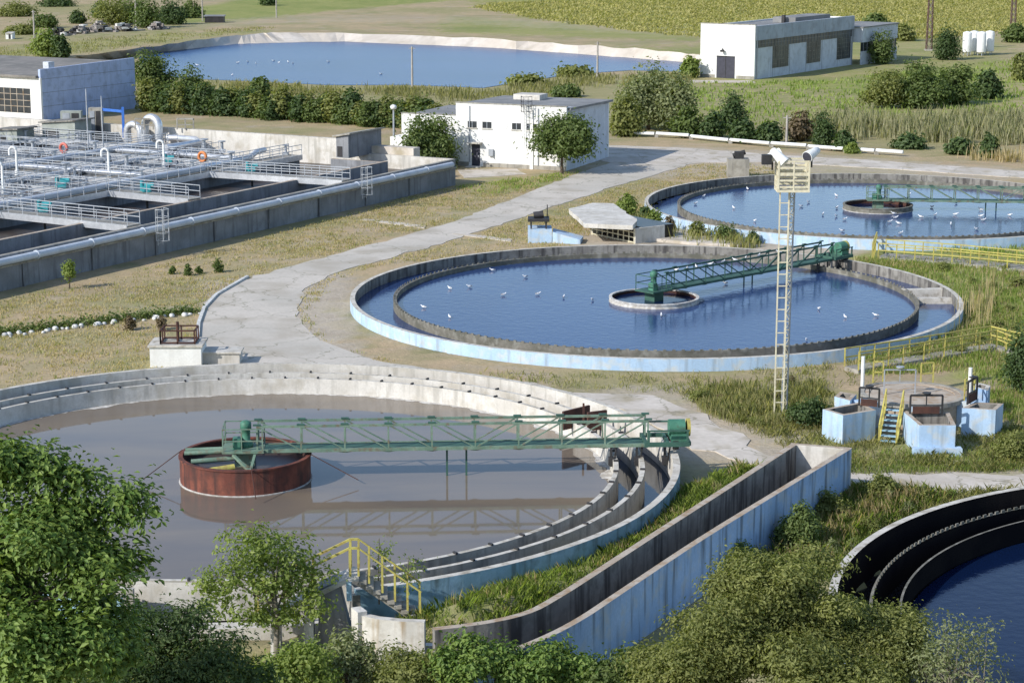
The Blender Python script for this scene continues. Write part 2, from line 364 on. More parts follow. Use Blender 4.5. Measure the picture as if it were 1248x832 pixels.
def scatter(poly, dens, rng=RNG, avoid=()):
    p = np.array([(q[0], q[1]) for q in poly]); lo, hi = p.min(0), p.max(0)
    n = int(dens*np.prod(hi-lo)); P = rng.uniform(lo, hi, size=(n,2)); P = P[inpoly(P, poly)]; P = P[rng.uniform(size=len(P)) < 1.25*patch(P)]
    for kind, a, b in avoid:
        if kind == 'c': P = P[np.hypot(P[:,0]-a[0], P[:,1]-a[1]) > b]
        else: P = P[~inpoly(P, a)]
    return P
def PX(*pts, z=0.): return [G(a, b, z) for a, b in pts]
# ================================================================ layout
CA, CB, CC, CD = (-12.3, 92.3), (9.60, 137.5), (32.05, 179.9), (31.46, 69.85)
TANKS = [CA, CB, CC, CD]
BO = G(555, 194, 2.5); BU = Vector((.4778, .8784, 0)); BV = Vector((-.8784, .4778, 0))
def UV(u, v, z=0.): p = BO+BU*u+BV*v; return Vector((p.x, p.y, z))
# ================================================================ ground (one sheet to the horizon)
def axis(dense0, dense1, step, coarse, far):
    a = list(np.arange(dense0, dense1, step))
    hi = [dense1]
    while hi[-1] < far: hi.append(hi[-1]+max(coarse, (hi[-1]-dense1)*.12+coarse))
    lo = [dense0-step]
    while lo[-1] > -far: lo.append(lo[-1]-max(coarse, (dense0-lo[-1])*.12+coarse))
    return np.array(sorted(lo)+a+hi)
gx = axis(-75, 75, .9, 4., 5000)
gx = np.unique(np.concatenate([gx[gx < -75], np.arange(-75, 75, .9), gx[gx > 75]]))
gy = np.concatenate([np.arange(-400, 40, 40.), np.arange(40, 270, .9), np.arange(270, 620, 3.), [640, 680, 740, 840, 1000, 1300, 1800, 2600, 4000, 7000]])
nx, ny = len(gx), len(gy)
XG, YG = np.meshgrid(gx, gy); PT = np.stack([XG.ravel(), YG.ravel()], 1)
def soft(poly, r, n=10):
    rng = np.random.default_rng(3); p = [(q[0], q[1]) for q in poly]; a = np.zeros(len(PT))
    for i in range(n): a += inpoly(PT+rng.normal(size=(len(PT),2))*r, p)
    return a/n
zone = np.zeros((len(PT), 4), np.float32)
# R green lawn, G bare pale dirt, B crop, A olive weeds
zone[:,0] = np.clip(soft(PX((800,100),(1000,100),(1248,75),(1248,150),(1100,155),(900,150),(790,130)), 4) * .8
  + soft(PX((175,44),(250,31),(330,22),(420,12),(560,0),(560,-8),(330,-6),(170,20)), 3)*1.+soft(PX((520,40),(540,18),(700,30),(860,44),(860,52),(700,46)), 4)*.7+soft(PX((-20,58),(60,50),(160,44),(260,38),(330,34),(330,38),(200,52),(60,70),(-20,74)), 4)*.6
  + soft(PX((1010,300),(1248,300),(1330,440),(1248,470),(1140,470),(1080,420),(1170,380)), 2)*.8
  + soft(PX((555,215),(690,212),(800,196),(720,222),(560,245)), 1.5)*.5
  + soft(PX((700,60),(1000,45),(1248,40),(1248,80),(900,110)), 6)*.6, 0, 1)
zone[:,1] = np.clip(soft(PX((0,470),(0,440),(60,400),(60,470)), 1.)*.1
  + soft(PX((735,178),(850,178),(1248,205),(1248,222),(1000,210),(850,215),(760,220),(700,214)), 1.2)*.55
  + soft(PX((240,340),(430,330),(440,470),(300,470)), 1.)*.8
  + soft(PX((720,470),(960,470),(1000,560),(1260,560),(1260,610),(960,590),(820,560)), .8)*.6
  + soft(PX((690,285),(800,262),(960,292),(1070,298),(1040,312),(700,300)), .8)*.85
  + soft(PX((560,205),(640,205),(640,215),(560,218)), .8)*.5
  + soft(PX((-40,60),(60,48),(330,30),(520,28),(870,48),(870,30),(520,18),(330,18),(0,45)), 5)*.35, 0, 1)
zone[:,2] = np.clip(soft(PX((560,-12),(600,14),(700,30),(860,46),(1040,36),(1400,40),(1400,-20)), 6), 0, 1)
zone[:,3] = np.clip(soft(PX((830,480),(1010,470),(1248,520),(1300,640),(1000,760),(1000,560)), 1.)*.9
  + soft(PX((170,135),(600,150),(850,170),(1248,195),(1248,130),(850,95),(200,85)), 3)*.7
  + soft(PX((-20,40),(30,36),(220,30),(300,22),(300,26),(220,38),(60,50),(-20,52)), 3)*.9 + soft(PX((-20,6),(160,4),(170,12),(-20,18)), 4)*.8 + soft(PX((480,9),(600,12),(560,17),(470,14)), 3)*.7
  + np.exp(-((PT[:,1]-62)/14)**4)*(abs(PT[:,0]) < 60)*.9, 0, 1)
ZG = np.zeros(len(PT))
BANK = PX((432,752),(520,735),(700,650),(830,575),(900,560),(955,538),(880,604),(790,655),(640,740),(525,758), z=1.5)
inb = soft([(p.x, p.y) for p in BANK], .5, 16)
dA = np.clip((np.hypot(PT[:,0]-CA[0], PT[:,1]-CA[1])-20)/3.2, 0, 1); ZG += inb*(.75+.95*dA)
zone[:,3] = np.maximum(zone[:,3], inb*.5); zone[:,0] = np.maximum(zone[:,0], inb)
me = bpy.data.meshes.new('ground')
idx = np.arange(nx*ny).reshape(ny, nx)
Fq = np.stack([idx[:-1,:-1], idx[:-1,1:], idx[1:,1:], idx[1:,:-1]], -1).reshape(-1,4)
cen = PT[Fq].mean(1); rr = np.min([np.hypot(cen[:,0]-c[0], cen[:,1]-c[1]) for c in TANKS], 0)
me.vertices.add(len(PT)); me.vertices.foreach_set('co', np.c_[PT, ZG].astype(np.float32).ravel())
me.loops.add(Fq.size); me.loops.foreach_set('vertex_index', Fq.astype(np.int32).ravel())
me.polygons.add(len(Fq)); me.polygons.foreach_set('loop_start', np.arange(0, Fq.size, 4, dtype=np.int32)); me.polygons.foreach_set('loop_total', np.full(len(Fq), 4, np.int32))
at = me.color_attributes.new('zone', 'FLOAT_COLOR', 'POINT'); at.data.foreach_set('color', zone.ravel())
me.polygons.foreach_set('use_smooth', np.ones(len(Fq), bool))
me.update(calc_edges=True)
ground = bpy.data.objects.new('ground', me); COL.objects.link(ground); ground['kind'] = 'structure'
def ground_mat():
    m = bpy.data.materials.new('ground'); m.use_nodes = True; nt = m.node_tree; N = nt.nodes; L = nt.links
    bs = N['Principled BSDF']; bs.inputs['Roughness'].default_value = .95; bs.inputs['Specular IOR Level'].default_value = .1
    geo = N.new('ShaderNodeNewGeometry'); at = N.new('ShaderNodeAttribute'); at.attribute_name = 'zone'
    sx = N.new('ShaderNodeSeparateColor'); L.new(at.outputs['Color'], sx.inputs[0])
    def noise(s, d=5, sc=None):
        n = N.new('ShaderNodeTexNoise'); n.inputs['Scale'].default_value = s; n.inputs['Detail'].default_value = d; n.inputs['Roughness'].default_value = .62
        src = geo.outputs['Position']
        if sc: mp = N.new('ShaderNodeMapping'); mp.inputs['Scale'].default_value = sc; L.new(src, mp.inputs[0]); src = mp.outputs[0]
        L.new(src, n.inputs['Vector']); return n.outputs['Fac']
    def ramp(f, l, h, a=1.):
        r = N.new('ShaderNodeMapRange'); r.inputs['From Min'].default_value = l; r.inputs['From Max'].default_value = h; r.inputs['To Max'].default_value = a; L.new(f, r.inputs[0]); return r.outputs[0]
    def mix(f, a, b):
        x = N.new('ShaderNodeMix'); x.data_type = 'RGBA'; L.new(f, x.inputs[0])
        for k, c in ((6,a),(7,b)):
            if isinstance(c, tuple): x.inputs[k].default_value = (*c, 1)
            else: L.new(c, x.inputs[k])
        return x.outputs[2]
    def edge(w, nz):                       # break the border of a zone up with noise
        a = N.new('ShaderNodeMath'); a.operation = 'ADD'; L.new(w, a.inputs[0])
        b = N.new('ShaderNodeMath'); b.operation = 'MULTIPLY_ADD'; L.new(nz, b.inputs[0]); b.inputs[1].default_value = 1.5; b.inputs[2].default_value = -.75
        L.new(b.outputs[0], a.inputs[1]); 
        c = N.new('ShaderNodeMath'); c.operation = 'MULTIPLY'; c.use_clamp = True; L.new(ramp(a.outputs[0], .2, .8), c.inputs[0]); L.new(ramp(w, 0., .3), c.inputs[1]); return c.outputs[0]
    big, mid, fin = noise(.07), noise(.45), noise(3.2, 6)
    stre = noise(.05, 5, (.35, 2.2, 1))
    dry = mix(ramp(mid, .38, .64), (.445,.335,.21), (.345,.285,.165)); dry = mix(ramp(big, .45, .62, .65), dry, (.235,.24,.105))
    green = mix(ramp(mid, .35, .65), (.21,.245,.07), (.31,.30,.11)); green = mix(ramp(big, .45, .65, .6), green, (.15,.20,.05))
    dirt = mix(ramp(mid, .35, .65), (.50,.44,.36), (.38,.32,.25))
    crop = mix(ramp(noise(.55, 4), .36, .64), (.19,.22,.06), (.35,.33,.11)); crop = mix(ramp(stre, .45, .65, .6), crop, (.30,.255,.11))
    weed = mix(ramp(mid, .35, .65), (.20,.22,.075), (.36,.30,.17))
    c = mix(ramp(stre, .5, .66, .5), dry, (.27,.215,.15)); c = mix(ramp(noise(.21, 6), .55, .66, .6), c, (.40,.335,.26)); c = mix(ramp(noise(.16, 6, (1,1.6,1)), .56, .66, .55), c, (.19,.205,.08))
    c = mix(edge(sx.outputs['Red'], mid), c, green); c = mix(edge(sx.outputs['Blue'], big), c, crop)
    c = mix(edge(at.outputs['Alpha'], mid), c, weed); c = mix(edge(sx.outputs['Green'], mid), c, dirt)
    c = mix(ramp(fin, .42, .75, .32), c, (.16,.13,.07))
    L.new(c, bs.inputs['Base Color'])
    bp = N.new('ShaderNodeBump'); bp.inputs['Strength'].default_value = .6; bp.inputs['Distance'].default_value = .12; L.new(fin, bp.inputs['Height']); L.new(bp.outputs[0], bs.inputs['Normal'])
    M['ground'] = m; return m
me.materials.append(ground_mat())
# ---------------------------------------------------------------- roads and paths (thin slabs on the ground)
def rough_edge(pts, step=1.2, amp=.12, seed=1):
    rng = np.random.default_rng(seed); out = []
    for i in range(len(pts)):
        a, b = pts[i], pts[(i+1) % len(pts)]; n = max(1, int((Vector(b[:2])-Vector(a[:2])).length/step))
        for k in range(n):
            t = k/n; out.append((a[0]+(b[0]-a[0])*t+rng.normal()*amp, a[1]+(b[1]-a[1])*t+rng.normal()*amp))
    return out
def slab(name, pts, z, mat, amp=.12, seed=1, z0=-.05):
    mb = MB(); mb.prism(rough_edge([(p[0], p[1]) for p in pts], amp=amp, seed=seed), z0, z); o = mb.build(name, mat); o['kind'] = 'structure'; return o
slab('road', PX((760,194),(700,213),(555,270),(480,291),(380,318),(290,343),(252,366),(240,395),(246,430),(300,462),(540,478),(575,458),(460,440),(390,415),(362,385),(372,352),(408,333),(440,324),(520,303),(600,277),(745,229),(842,200),(905,195),(905,188),(845,183)), .035, 'asphalt', .13)
slab('road', PX((690,176),(760,178),(850,181.5),(935,188.5),(1080,197),(1340,216),(1340,224),(1248,217.5),(1080,206),(935,198),(845,199),(770,205),(690,186)), .05, 'path_pale', .15, 2)
slab('path', PX((560,455),(700,478),(790,482),(850,505),(900,530),(960,562),(1045,580),(1160,577),(1330,574),(1330,590),(1248,594),(1150,600),(1040,594),(935,572),(850,545),(760,500),(660,492),(560,470)), .05, 'path_pale', .28, 3)
slab('path', PX((552,285.5),(557,284),(625,292),(622,295)), .05, 'path_pale', .05, 4)
slab('path', PX((440,268.5),(444,267),(520,275.5),(517,278.5)), .05, 'path_pale', .05, 5)
slab('pavement', PX((556,208),(630,206),(640,213),(565,217)), .04, 'path_pale', .12, 6)
slab('pavement', PX((842,98),(920,98.5),(925,101),(845,101)), .04, 'path_pale', .3, 7)
# kerb of the road's inner bend
mb = MB(); mb.wall([tuple(p[:2]) for p in PX((300,338),(262,360),(247,376),(240,395),(238,420))], .22, 0, .16); o = mb.build('kerb', 'stone_white'); o['kind'] = 'structure'
# ---------------------------------------------------------------- pond
far_w = [(170,66),(205,62),(290,53),(350,51.5),(420,50.5),(600,58),(720,66.5),(830,75),(856,80)]
near_w = [(846,88),(770,86),(700,91),(650,98),(590,107.5),(500,104),(400,104),(300,99),(225,96),(170,92)]
mb = MB(); mb.prism([tuple(p[:2]) for p in PX(*far_w, *near_w)], -.3, .06); pw = mb.build('water', 'pond_sky_tint'); pw['kind'] = 'structure'
def strip(name, lo, hi, zlo, zhi, mat):
    A = PX(*lo, z=zlo); B = PX(*hi, z=zhi); mb = MB(); n = len(A); fine_a, fine_b = [], []
    rng = np.random.default_rng(5)
    for i in range(n-1):
        for k in range(8):
            t = k/8; fine_a.append(A[i].lerp(A[i+1], t)+Vector((0, rng.normal()*.35, 0))); fine_b.append(B[i].lerp(B[i+1], t)+Vector((0, rng.normal()*.8, rng.normal()*.08)))
    n = len(fine_a); out = [p+Vector((0, 7, -(p.z+.15))) for p in fine_b]
    mb.add(fine_a+fine_b+out, [(i, i+1, n+i+1, n+i) for i in range(n-1)]+[(n+i, n+i+1, 2*n+i+1, 2*n+i) for i in range(n-1)])
    o = mb.build(name, mat); o['kind'] = 'structure'; return o
nmat('bank_pale', (.62,.56,.49), (.52,.46,.39), .12, dirt=(.36,.31,.24), dirt_amt=.6, fine=1.)
strip('pond_embankment', [(60,78),(120,72),(205,62.6),(290,53.6),(350,52),(420,51),(600,58.5),(720,67),(830,75.5),(900,84)],
      [(60,73),(120,65),(205,54),(290,43),(330,39.5),(420,40),(600,47.5),(720,56),(830,64.5),(900,72)], 0.07, 1.5, 'bank_pale')
# ================================================================ round clarifiers
def arcpts(c, r, a0, a1, n, z): return [(c[0]+r*math.cos(a0+(a1-a0)*k/n), c[1]+r*math.sin(a0+(a1-a0)*k/n), z) for k in range(n+1)]
def teeth(mb, c, r, z, n, w=.16, h=.12, a0=0., a1=2*math.pi):
    for k in range(n):
        a = a0+(a1-a0)*k/n; mb.box((c[0]+r*math.cos(a), c[1]+r*math.sin(a), z), (.05, w, h), d=(math.cos(a), math.sin(a)))
def drum(parent, c, z0, z1, mat, inner, zin):
    mb = MB(); mb.ring((c[0],c[1],0), 2.93, 3.0, z0, z1, 64, mi_in=1); mb.ring((c[0],c[1],0), 2.85, 3.05, z1-.06, z1+.02, 64)
    d = mb.build('stilling_drum', [mat, 'rust_dark'], parent)
    f = MB(); f.ring((c[0],c[1],0), 3.0, 3.06, z0, z0+.09, 64); f.build('foam_line', 'foam', d)
    w = MB(); w.disc((c[0],c[1],zin), 2.92); w.build('drum_water', inner, d)
def clarifier(c, label, zo, zr2, zr3, zw, zch, wmat, chmat, outer_mats, z0=-.2, a_open=None, dr=None, teeth_on=3, r2=18.4, r3=17.2, inner='concrete_dark', R=20., th=.22, top='coping_pale'):
    e = empty('clarifier_tank', (c[0], c[1], 0), label, 'settling tank', 'round settling tanks')
    c3 = (c[0], c[1], 0)
    g0, g1 = (0, 2*math.pi) if a_open is None else a_open
    mb = MB(); mb.ring(c3, R-.32, R, z0, zo, 160, g0, g1, 0, 1, 2); mb.build('outer_wall', outer_mats, e)
    if r2:
        mb = MB(); mb.ring(c3, r2-th, r2, z0, zr2, 160, g0, g1, 0, 1, 2)
        if teeth_on == 2: teeth(mb, c, r2-.1, zr2+.06, 300, .2, .13)
        w2 = mb.build('launder_wall', ['concrete' if top == 'coping_pale' else 'mossy', top, inner], e)
    mb = MB(); mb.ring(c3, r3-th, r3, z0, zr3, 160, 0, 2*math.pi, 0, 1, 2)
    if teeth_on == 3: teeth(mb, c, r3-.02, zr3+.03, 200, .2, .14)
    w3 = mb.build('weir_wall', ['concrete' if top == 'coping_pale' else 'mossy', top, inner], e)
    mb = MB(); mb.disc((c[0], c[1], zw), r3-.2, 128); mb.build('basin_water', wmat, e)
    mb = MB(); mb.ring(c3, r3-.1, R-.2, zch-.1, zch, 128, g0, g1); mb.build('channel_water', chmat, e)
    if dr: drum(e, c, *dr)
    return e
A_e = clarifier(CA, 'round settling tank full of brown sludge with rust red drum, below the small foreground tree', 1.6, 1.42, 1.38, .55, .2, 'water_sludge', 'water_channel', ['teal_wall', 'coping_pale', 'concrete_pale'],
    a_open=(math.radians(-71), math.radians(264)), teeth_on=0, dr=(.5, 1.75, 'rust', 'sludge', 1.25), inner='concrete_pale')
B_e = clarifier(CB, 'round tank of deep blue water, its green bridge passing behind the floodlight mast', .75, None, .58, .25, .02, 'water_sky_tint', 'water_sky_tint', ['blue_paint', 'coping_pale', 'concrete_dark'], r2=None, r3=17.6, R=20.48, top='mossy', inner='mossy', dr=(.2, .55, 'foam', 'water_navy', .3))
C_e = clarifier(CC, 'farthest round settling tank of blue water dotted with gulls, beside the pale road', .85, None, .62, .3, .0, 'water_sky_tint', 'water_sky_tint', ['blue_paint', 'coping_pale', 'concrete_dark'], r2=None, r3=17.5, R=20.4, top='mossy', inner='mossy', dr=(.25, .75, 'mossy', 'water_navy', .4))
D_e = clarifier(CD, 'round tank with dark navy water and inner walls painted shadow-black, cut by the right picture edge', 1.5, 1.12, 1.0, .1, -.1, 'water_navy', 'water_black', ['blue_paint', 'coping_pale', 'shadow_black_wall'], teeth_on=2, r2=18.5, r3=17.4, inner='shadow_black_wall', th=.09, top='mossy')
# ground under the tanks: sink the sheet so that it never shows inside
co = np.c_[PT, ZG]; rt = np.min([np.hypot(PT[:,0]-c[0], PT[:,1]-c[1]) for c in TANKS], 0); co[rt < 19.4, 2] = -1.5
me.vertices.foreach_set('co', co.astype(np.float32).ravel()); me.update()
# tank A: bolts and iron clamps along the launder rims, brackets
lw = [o for o in A_e.children if o.name.startswith('launder_wall')][0]; ww = [o for o in A_e.children if o.name.startswith('weir_wall')][0]
cm = None
for wl_, rr_, z_, rng_ in ((lw, 18.3, 1.46, np.arange(-68, 262, 7.)), (ww, 17.1, 1.42, np.arange(-120, 240, 6.))):
    for a in rng_:
        q = math.radians(a)
        if cm is None: mb = MB(); mb.box((0,0,0), (.24,.09,.08)); cm = o = mb.build('clamp', 'dark_metal', wl_, local=True)
        else: o = cm.copy(); COL.objects.link(o); o.parent = wl_
        o.location = (18.3/18.3*rr_*math.cos(q), rr_*math.sin(q), z_); o.rotation_euler = (0,0,q)
mb = MB(); mb.ring((CA[0],CA[1],0), 17.2, 17.26, -.2, 1.32, 40, math.radians(-97), math.radians(-71.5)); mb.build('wall_facing', 'concrete_pale', A_e)
rs_ = np.random.default_rng(8); mb = MB(); N_ = 420; r_in = 16.99-.10-.28*np.abs(np.convolve(rs_.normal(size=N_+30), np.ones(9)/9, 'same')[:N_+1])*2
vs_ = [(CA[0]+16.97*math.cos(2*math.pi*k/N_), CA[1]+16.97*math.sin(2*math.pi*k/N_), .556) for k in range(N_+1)]+[(CA[0]+r_in[k]*math.cos(2*math.pi*k/N_), CA[1]+r_in[k]*math.sin(2*math.pi*k/N_), .556) for k in range(N_+1)]
mb.add(vs_, [(k, k+1, N_+2+k, N_+1+k) for k in range(N_)]); mb.build('scum_line', 'foam', A_e)
# lower ledge in front of tank A where the launder stops
a0, a1 = math.radians(-96), math.radians(-71)
mb = MB(); mb.ring((CA[0],CA[1],0), 19.2, 19.9, -.2, .42, 40, a0, a1, 0, 1, 0); mb.build('ledge', ['concrete_pale', 'coping_pale'], A_e)
mb = MB(); q = math.radians(-71)
mb.bar((CA[0]+17.2*math.cos(q), CA[1]+17.2*math.sin(q), .6), (CA[0]+20*math.cos(q), CA[1]+20*math.sin(q), .6), .3, 1.6); mb.build('launder_end_wall', 'concrete', A_e)
# tank B: cross dams in the wide channel at its right end
for a in (8, 1):
    mb = MB(); q = math.radians(a); mb.bar((CB[0]+17.4*math.cos(q), CB[1]+17.4*math.sin(q), .15), (CB[0]+20.3*math.cos(q), CB[1]+20.3*math.sin(q), .15), .5 if a > 0 else .3, .9 if a > 2 else .5)
    mb.build('cross_dam', 'coping_pale', B_e)
# tank A: sluice boxes of steel plate on the back right launder
mb = MB()
for p, q in (((686,521),(718,513)),((716,522),(739,519))):
    P, Q = G(*p, 1.2), G(*q, 1.2); mb.bar(P+Vector((0,0,.35)), Q+Vector((0,0,.35)), .12, .95)
mb.bar(G(711,520,1.2), G(711,520,1.2)+Vector((0,0,1.2)), .1); mb.build('steel_baffle', 'rust_dark', A_e)
# ---------------------------------------------------------------- scraper bridges
def bridge(c, ang, label, zdeck, green, dark, full=True, posts=None, twin=0.):
    e = empty('scraper_bridge', (c[0], c[1], zdeck), label, 'scraper bridge', 'rotating scraper bridges')
    d = Vector((math.cos(ang), math.sin(ang), 0)); n = Vector((-d.y, d.x, 0)); O = Vector((c[0], c[1], zdeck))
    def P(s, w, z): return O+d*s+n*w+Vector((0,0,z))
    L0, L1, W, Ht = .6, 18.6, .55, 1.15
    N = 9; st = [L0+(L1-L0)*k/N for k in range(N+1)]
    for sgn in (-1, 1):
        mb = MB(); w = W*sgn
        mb.bar(P(L0,w,Ht), P(L1,w,Ht), .09, .11); mb.bar(P(L0,w,0), P(L1,w,0), .1, .16)
        for k, s in enumerate(st):
            mb.bar(P(s,w,0), P(s,w,Ht), .075)
            if k < N:
                a, b = (P(s,w,Ht), P(st[k+1],w,.02)) if k < N/2 else (P(s,w,.02), P(st[k+1],w,Ht))
                mb.bar(a, b, .06)
        for s in st: mb.bar(P(s-.18,w*.98,Ht+.08), P(s+.18,w*.98,Ht+.08), .14, .07, 1)
        mb.build('truss', [green, dark], e)
    mb = MB()
    for k, s in enumerate(st[:-1]):
        mb.bar(P(s,-W,-.1), P(st[k+1],W,-.1), .06); mb.bar(P(s,W,-.1), P(st[k+1],-W,-.1), .06); mb.bar(P(s,-W,-.1), P(s,W,-.1), .07)
    mb.build('wind_bracing', green, e)
    mb = MB(); mb.bar(P(L0,0,.03), P(L1,0,.03), W*1.7, .04); mb.build('deck', dark, e)
    for s in (9.3, 10.2):
        mb = MB(); mb.bar(P(s,0,-1.6), P(s,0,0), .09); mb.build('scraper_leg', dark, e)
    # centre turret: platform, rails, gear motor
    mb = MB(); mb.box(P(-.05,0,.02), (1.9,1.7,.1), d=d); mb.box(P(0,0,-.45), (.9,.9,.8), d=d); mb.build('centre_platform', green, e)
    mb = MB()
    cs = [(-.95,-.8),(.85,-.8),(.85,.8),(-.95,.8)]
    for i, (s, w) in enumerate(cs):
        mb.bar(P(s,w,0), P(s,w,1.1), .06); s2, w2 = cs[(i+1) % 4]
        if i != 1:
            for z in (.55, 1.1): mb.bar(P(s,w,z), P(s2,w2,z), .05)
    mb.bar(P(-.1,-.8,0), P(-.1,-.8,1.1), .05)
    mb.build('platform_rail', green, e)
    mb = MB(); mb.lathe(P(.05,.1,0), [(0,0),(.32,0),(.32,.3),(.2,.36),(.2,.85),(.26,.9),(.26,1.2),(.12,1.3),(0,1.3)], 14); mb.box(P(-.35,-.2,.3), (.35,.5,.55), d=d); mb.build('gear_motor', 'green_bright', e)
    if full:
        mb = MB()
        for w in (-.28, .28): mb.tube([P(-2.75,w,-.12), P(-.4,w*.8,-.05)], .11, 8)
        mb.tube([P(-2.4,-.9,-.35), P(-.5,-.6,-.3)], .12, 8)
        mb.bar(P(-.5,-.75,-.1), P(.35,-2.1,-.55), .12); mb.bar(P(.35,-2.1,-.55), P(.5,-.75,-.1), .12); mb.build('feed_arm', green, e)
        mb = MB(); mb.tube([P(-1.6,-2.,-.52), P(-.4,-1.6,-.45)], .16, 8); mb.build('feed_pipe', 'yellow_paint', e)
        for a, b in (((-2.9,.3,-.1),(-4.6,-.6,-1.2)), ((2.9,-.4,-.15),(5.2,-1.4,-1.2)), ((.45,-2.95,-.1),(.7,-4.2,-1.2))): mb = MB(); mb.tube([P(*a), P(*b)], .022, 5); mb.build('stay_cable', 'rust_dark', e)
    # end carriage on the rim: frame, wheels, motor, yellow guard
    mb = MB()
    for w in (-.9, .9):
        mb.bar(P(18.4,w,.1), P(20.5,w,.1), .14, .2)
        for s in (18.6, 20.4): mb.bar(P(s,w,.1), P(s,w,.75), .1)
        mb.bar(P(18.5,w,.75), P(20.5,w,.75), .07)
    for s in (18.5, 19.5, 20.5): mb.bar(P(s,-.9,.12), P(s,.9,.12), .14, .18)
    mb.build('end_carriage', dark, e)
    for w in (-.75, .75):
        mb = MB(); mb.tube([P(19.75,w,.02), P(20.0,w,.02)], .2, 14); mb.build('wheel', 'dark_metal', e)
    mb = MB(); mb.tube([P(19.6,-.2,.75), P(20.35,-.2,.75)], .38, 12); mb.tube([P(19.7,.35,.45), P(20.5,.35,.45)], .3, 12); mb.box(P(20.1,0,.3), (.8,1.1,.35), d=d); mb.build('drive_motor', 'green_bright', e)
    mb = MB(); mb.tube([P(20.45,-.15,.72), P(20.6,-.15,.72)], .42, 16); mb.build('wheel_guard', 'yellow_paint', e)
    for s in (16.9, 18.1, 19.4):
        mb = MB(); mb.bar(P(s,-.5,-.1), P(s,-.55,-1.), .1); mb.bar(P(s+.25,-.5,-.1), P(s+.1,-.55,-1.), .06); mb.box(P(s,-.55,-.75), (.25,.3,.4), d=d); mb.build('weir_brush', 'dark_metal', e)
    return e
angA = math.radians(3.6)
bridge(CA, angA, 'green lattice scraper bridge over the brown sludge, rust red drum below its inner end', 2.0, 'green_paint', 'green_dark')
gB = G(1022, 312, 1.0); angB = math.atan2(gB.y-CB[1], gB.x-CB[0])
bridge(CB, angB, 'green lattice scraper bridge crossing behind the ladder of the floodlight mast, gulls on its rail', .98, 'green_dark', 'green_dark', False)
bridge(CC, math.radians(-5), 'far green lattice scraper bridge running out of the picture over the gull-dotted tank', 1.15, 'green_paint', 'green_dark', False)
# ================================================================ concrete flume below tank A
Lw = PX((963,541),(880,594.5),(800,645.5),(715,700.5),(676,725),(640,744),(590,756),(527,764), z=2.3)
Rw = PX((1037,547),(960,594),(860,655.5),(760,722),(715,752),(672,775),(620,795),(560,806), z=2.3)
e = empty('concrete_flume', (Lw[3].x, Lw[3].y, 0), 'long open concrete flume with sky blue outer wall, bending towards the small footbridge', 'flume')
def smooth_path(P, n=4):
    out = []
    for i in range(len(P)-1):
        p0, p1, p2, p3 = P[max(i-1,0)], P[i], P[i+1], P[min(i+2, len(P)-1)]
        for k in range(n):
            t = k/n; out.append(.5*((2*p1)+(p2-p0)*t+(2*p0-5*p1+4*p2-p3)*t*t+(3*p1-p0-3*p2+p3)*t**3))
    return out+[P[-1]]
Ls, Rs = smooth_path(Lw), smooth_path(Rw)
mb = MB(); mb.wall([(p.x,p.y) for p in Ls], .3, -.2, 2.3, 0, 1, 0)
mb.build('inner_wall', ['concrete_dark', 'coping'], e)
mb = MB(); mb.wall([(p.x,p.y) for p in reversed(Rs)], .28, -.2, 2.3, 1, 2, 0); mb.build('outer_wall', ['blue_wall', 'concrete_dark', 'coping'], e)
mb = MB(); a, b = Ls[0], Rs[0]; dv = (a-Ls[1]).normalized()*.25
mb.wall([(b.x,b.y),(a.x,a.y)], -.28, -.2, 2.295, 0, 1, 0); mb.build('end_wall', ['concrete_pale', 'coping'], e)
mb = MB(); n = min(len(Ls), len(Rs)); mb.add([(p.x,p.y,.75) for p in Ls[:n]]+[(p.x,p.y,.75) for p in Rs[:n]], [(i, n+i, n+i+1, i+1) for i in range(n-1)]); mb.build('flume_water', 'sludge_and_shade', e)
# continuation beyond the bend, towards the left: pale stained walls with a sluice slot
e2 = empty('sluice_wall', G(470,760,1.5), 'pale rust stained concrete wall left of the flume bend, under the footbridge', 'concrete wall')
mb = MB(); S = PX((517,758),(490,757),(460,754),(440,750), z=2.35); mb.wall([(p.x,p.y) for p in S], -.3, .2, 2.35, 0, 1); mb.build('wall', ['concrete_rusty', 'coping_pale'], e2)
mb = MB(); S = PX((436,746),(428,740), z=2.5); mb.wall([(p.x,p.y) for p in S], -.35, .2, 2.5, 0); mb.build('slot_post', 'concrete_pale', e2)
mb = MB(); S = PX((540,787),(500,786),(455,780),(425,772), z=1.05); mb.wall([(p.x,p.y) for p in S], -.3, -.2, 1.05, 0); mb.build('footing', 'concrete_pale', e2)
# ================================================================ aeration basins
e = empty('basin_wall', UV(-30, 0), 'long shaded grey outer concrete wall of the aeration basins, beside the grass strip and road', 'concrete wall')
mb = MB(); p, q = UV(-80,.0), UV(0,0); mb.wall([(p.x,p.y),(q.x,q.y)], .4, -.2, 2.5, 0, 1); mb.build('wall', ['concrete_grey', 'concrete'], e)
mb = MB(); mb.bar(UV(-80,-.09,1.72), UV(-.02,-.09,1.72), .18, .12); mb.build('ledge', 'concrete', e)
mb = MB()
for u in np.arange(-76, -1, 7.5): mb.bar(UV(u,-.05,-.1), UV(u,-.05,1.64), .1, .3)
mb.build('pilaster', 'concrete_grey', e)
mb = MB(); mb.tube([UV(-80,-.32,2.12), UV(-1.2,-.32,2.12)], .27, 14)
for u in np.arange(-78, -2, 6.): mb.tube([UV(u,-.32,2.12), UV(u+.14,-.32,2.12)], .33, 14)
tag(mb.build('pipe', 'pipe_grey'), 'long pale grey pipe carried along the outer basin wall', 'pipe')
e = empty('basin_end_wall', UV(0, 30), 'sunlit pale stained end wall of the aeration basins, in front of the hedge', 'concrete wall')
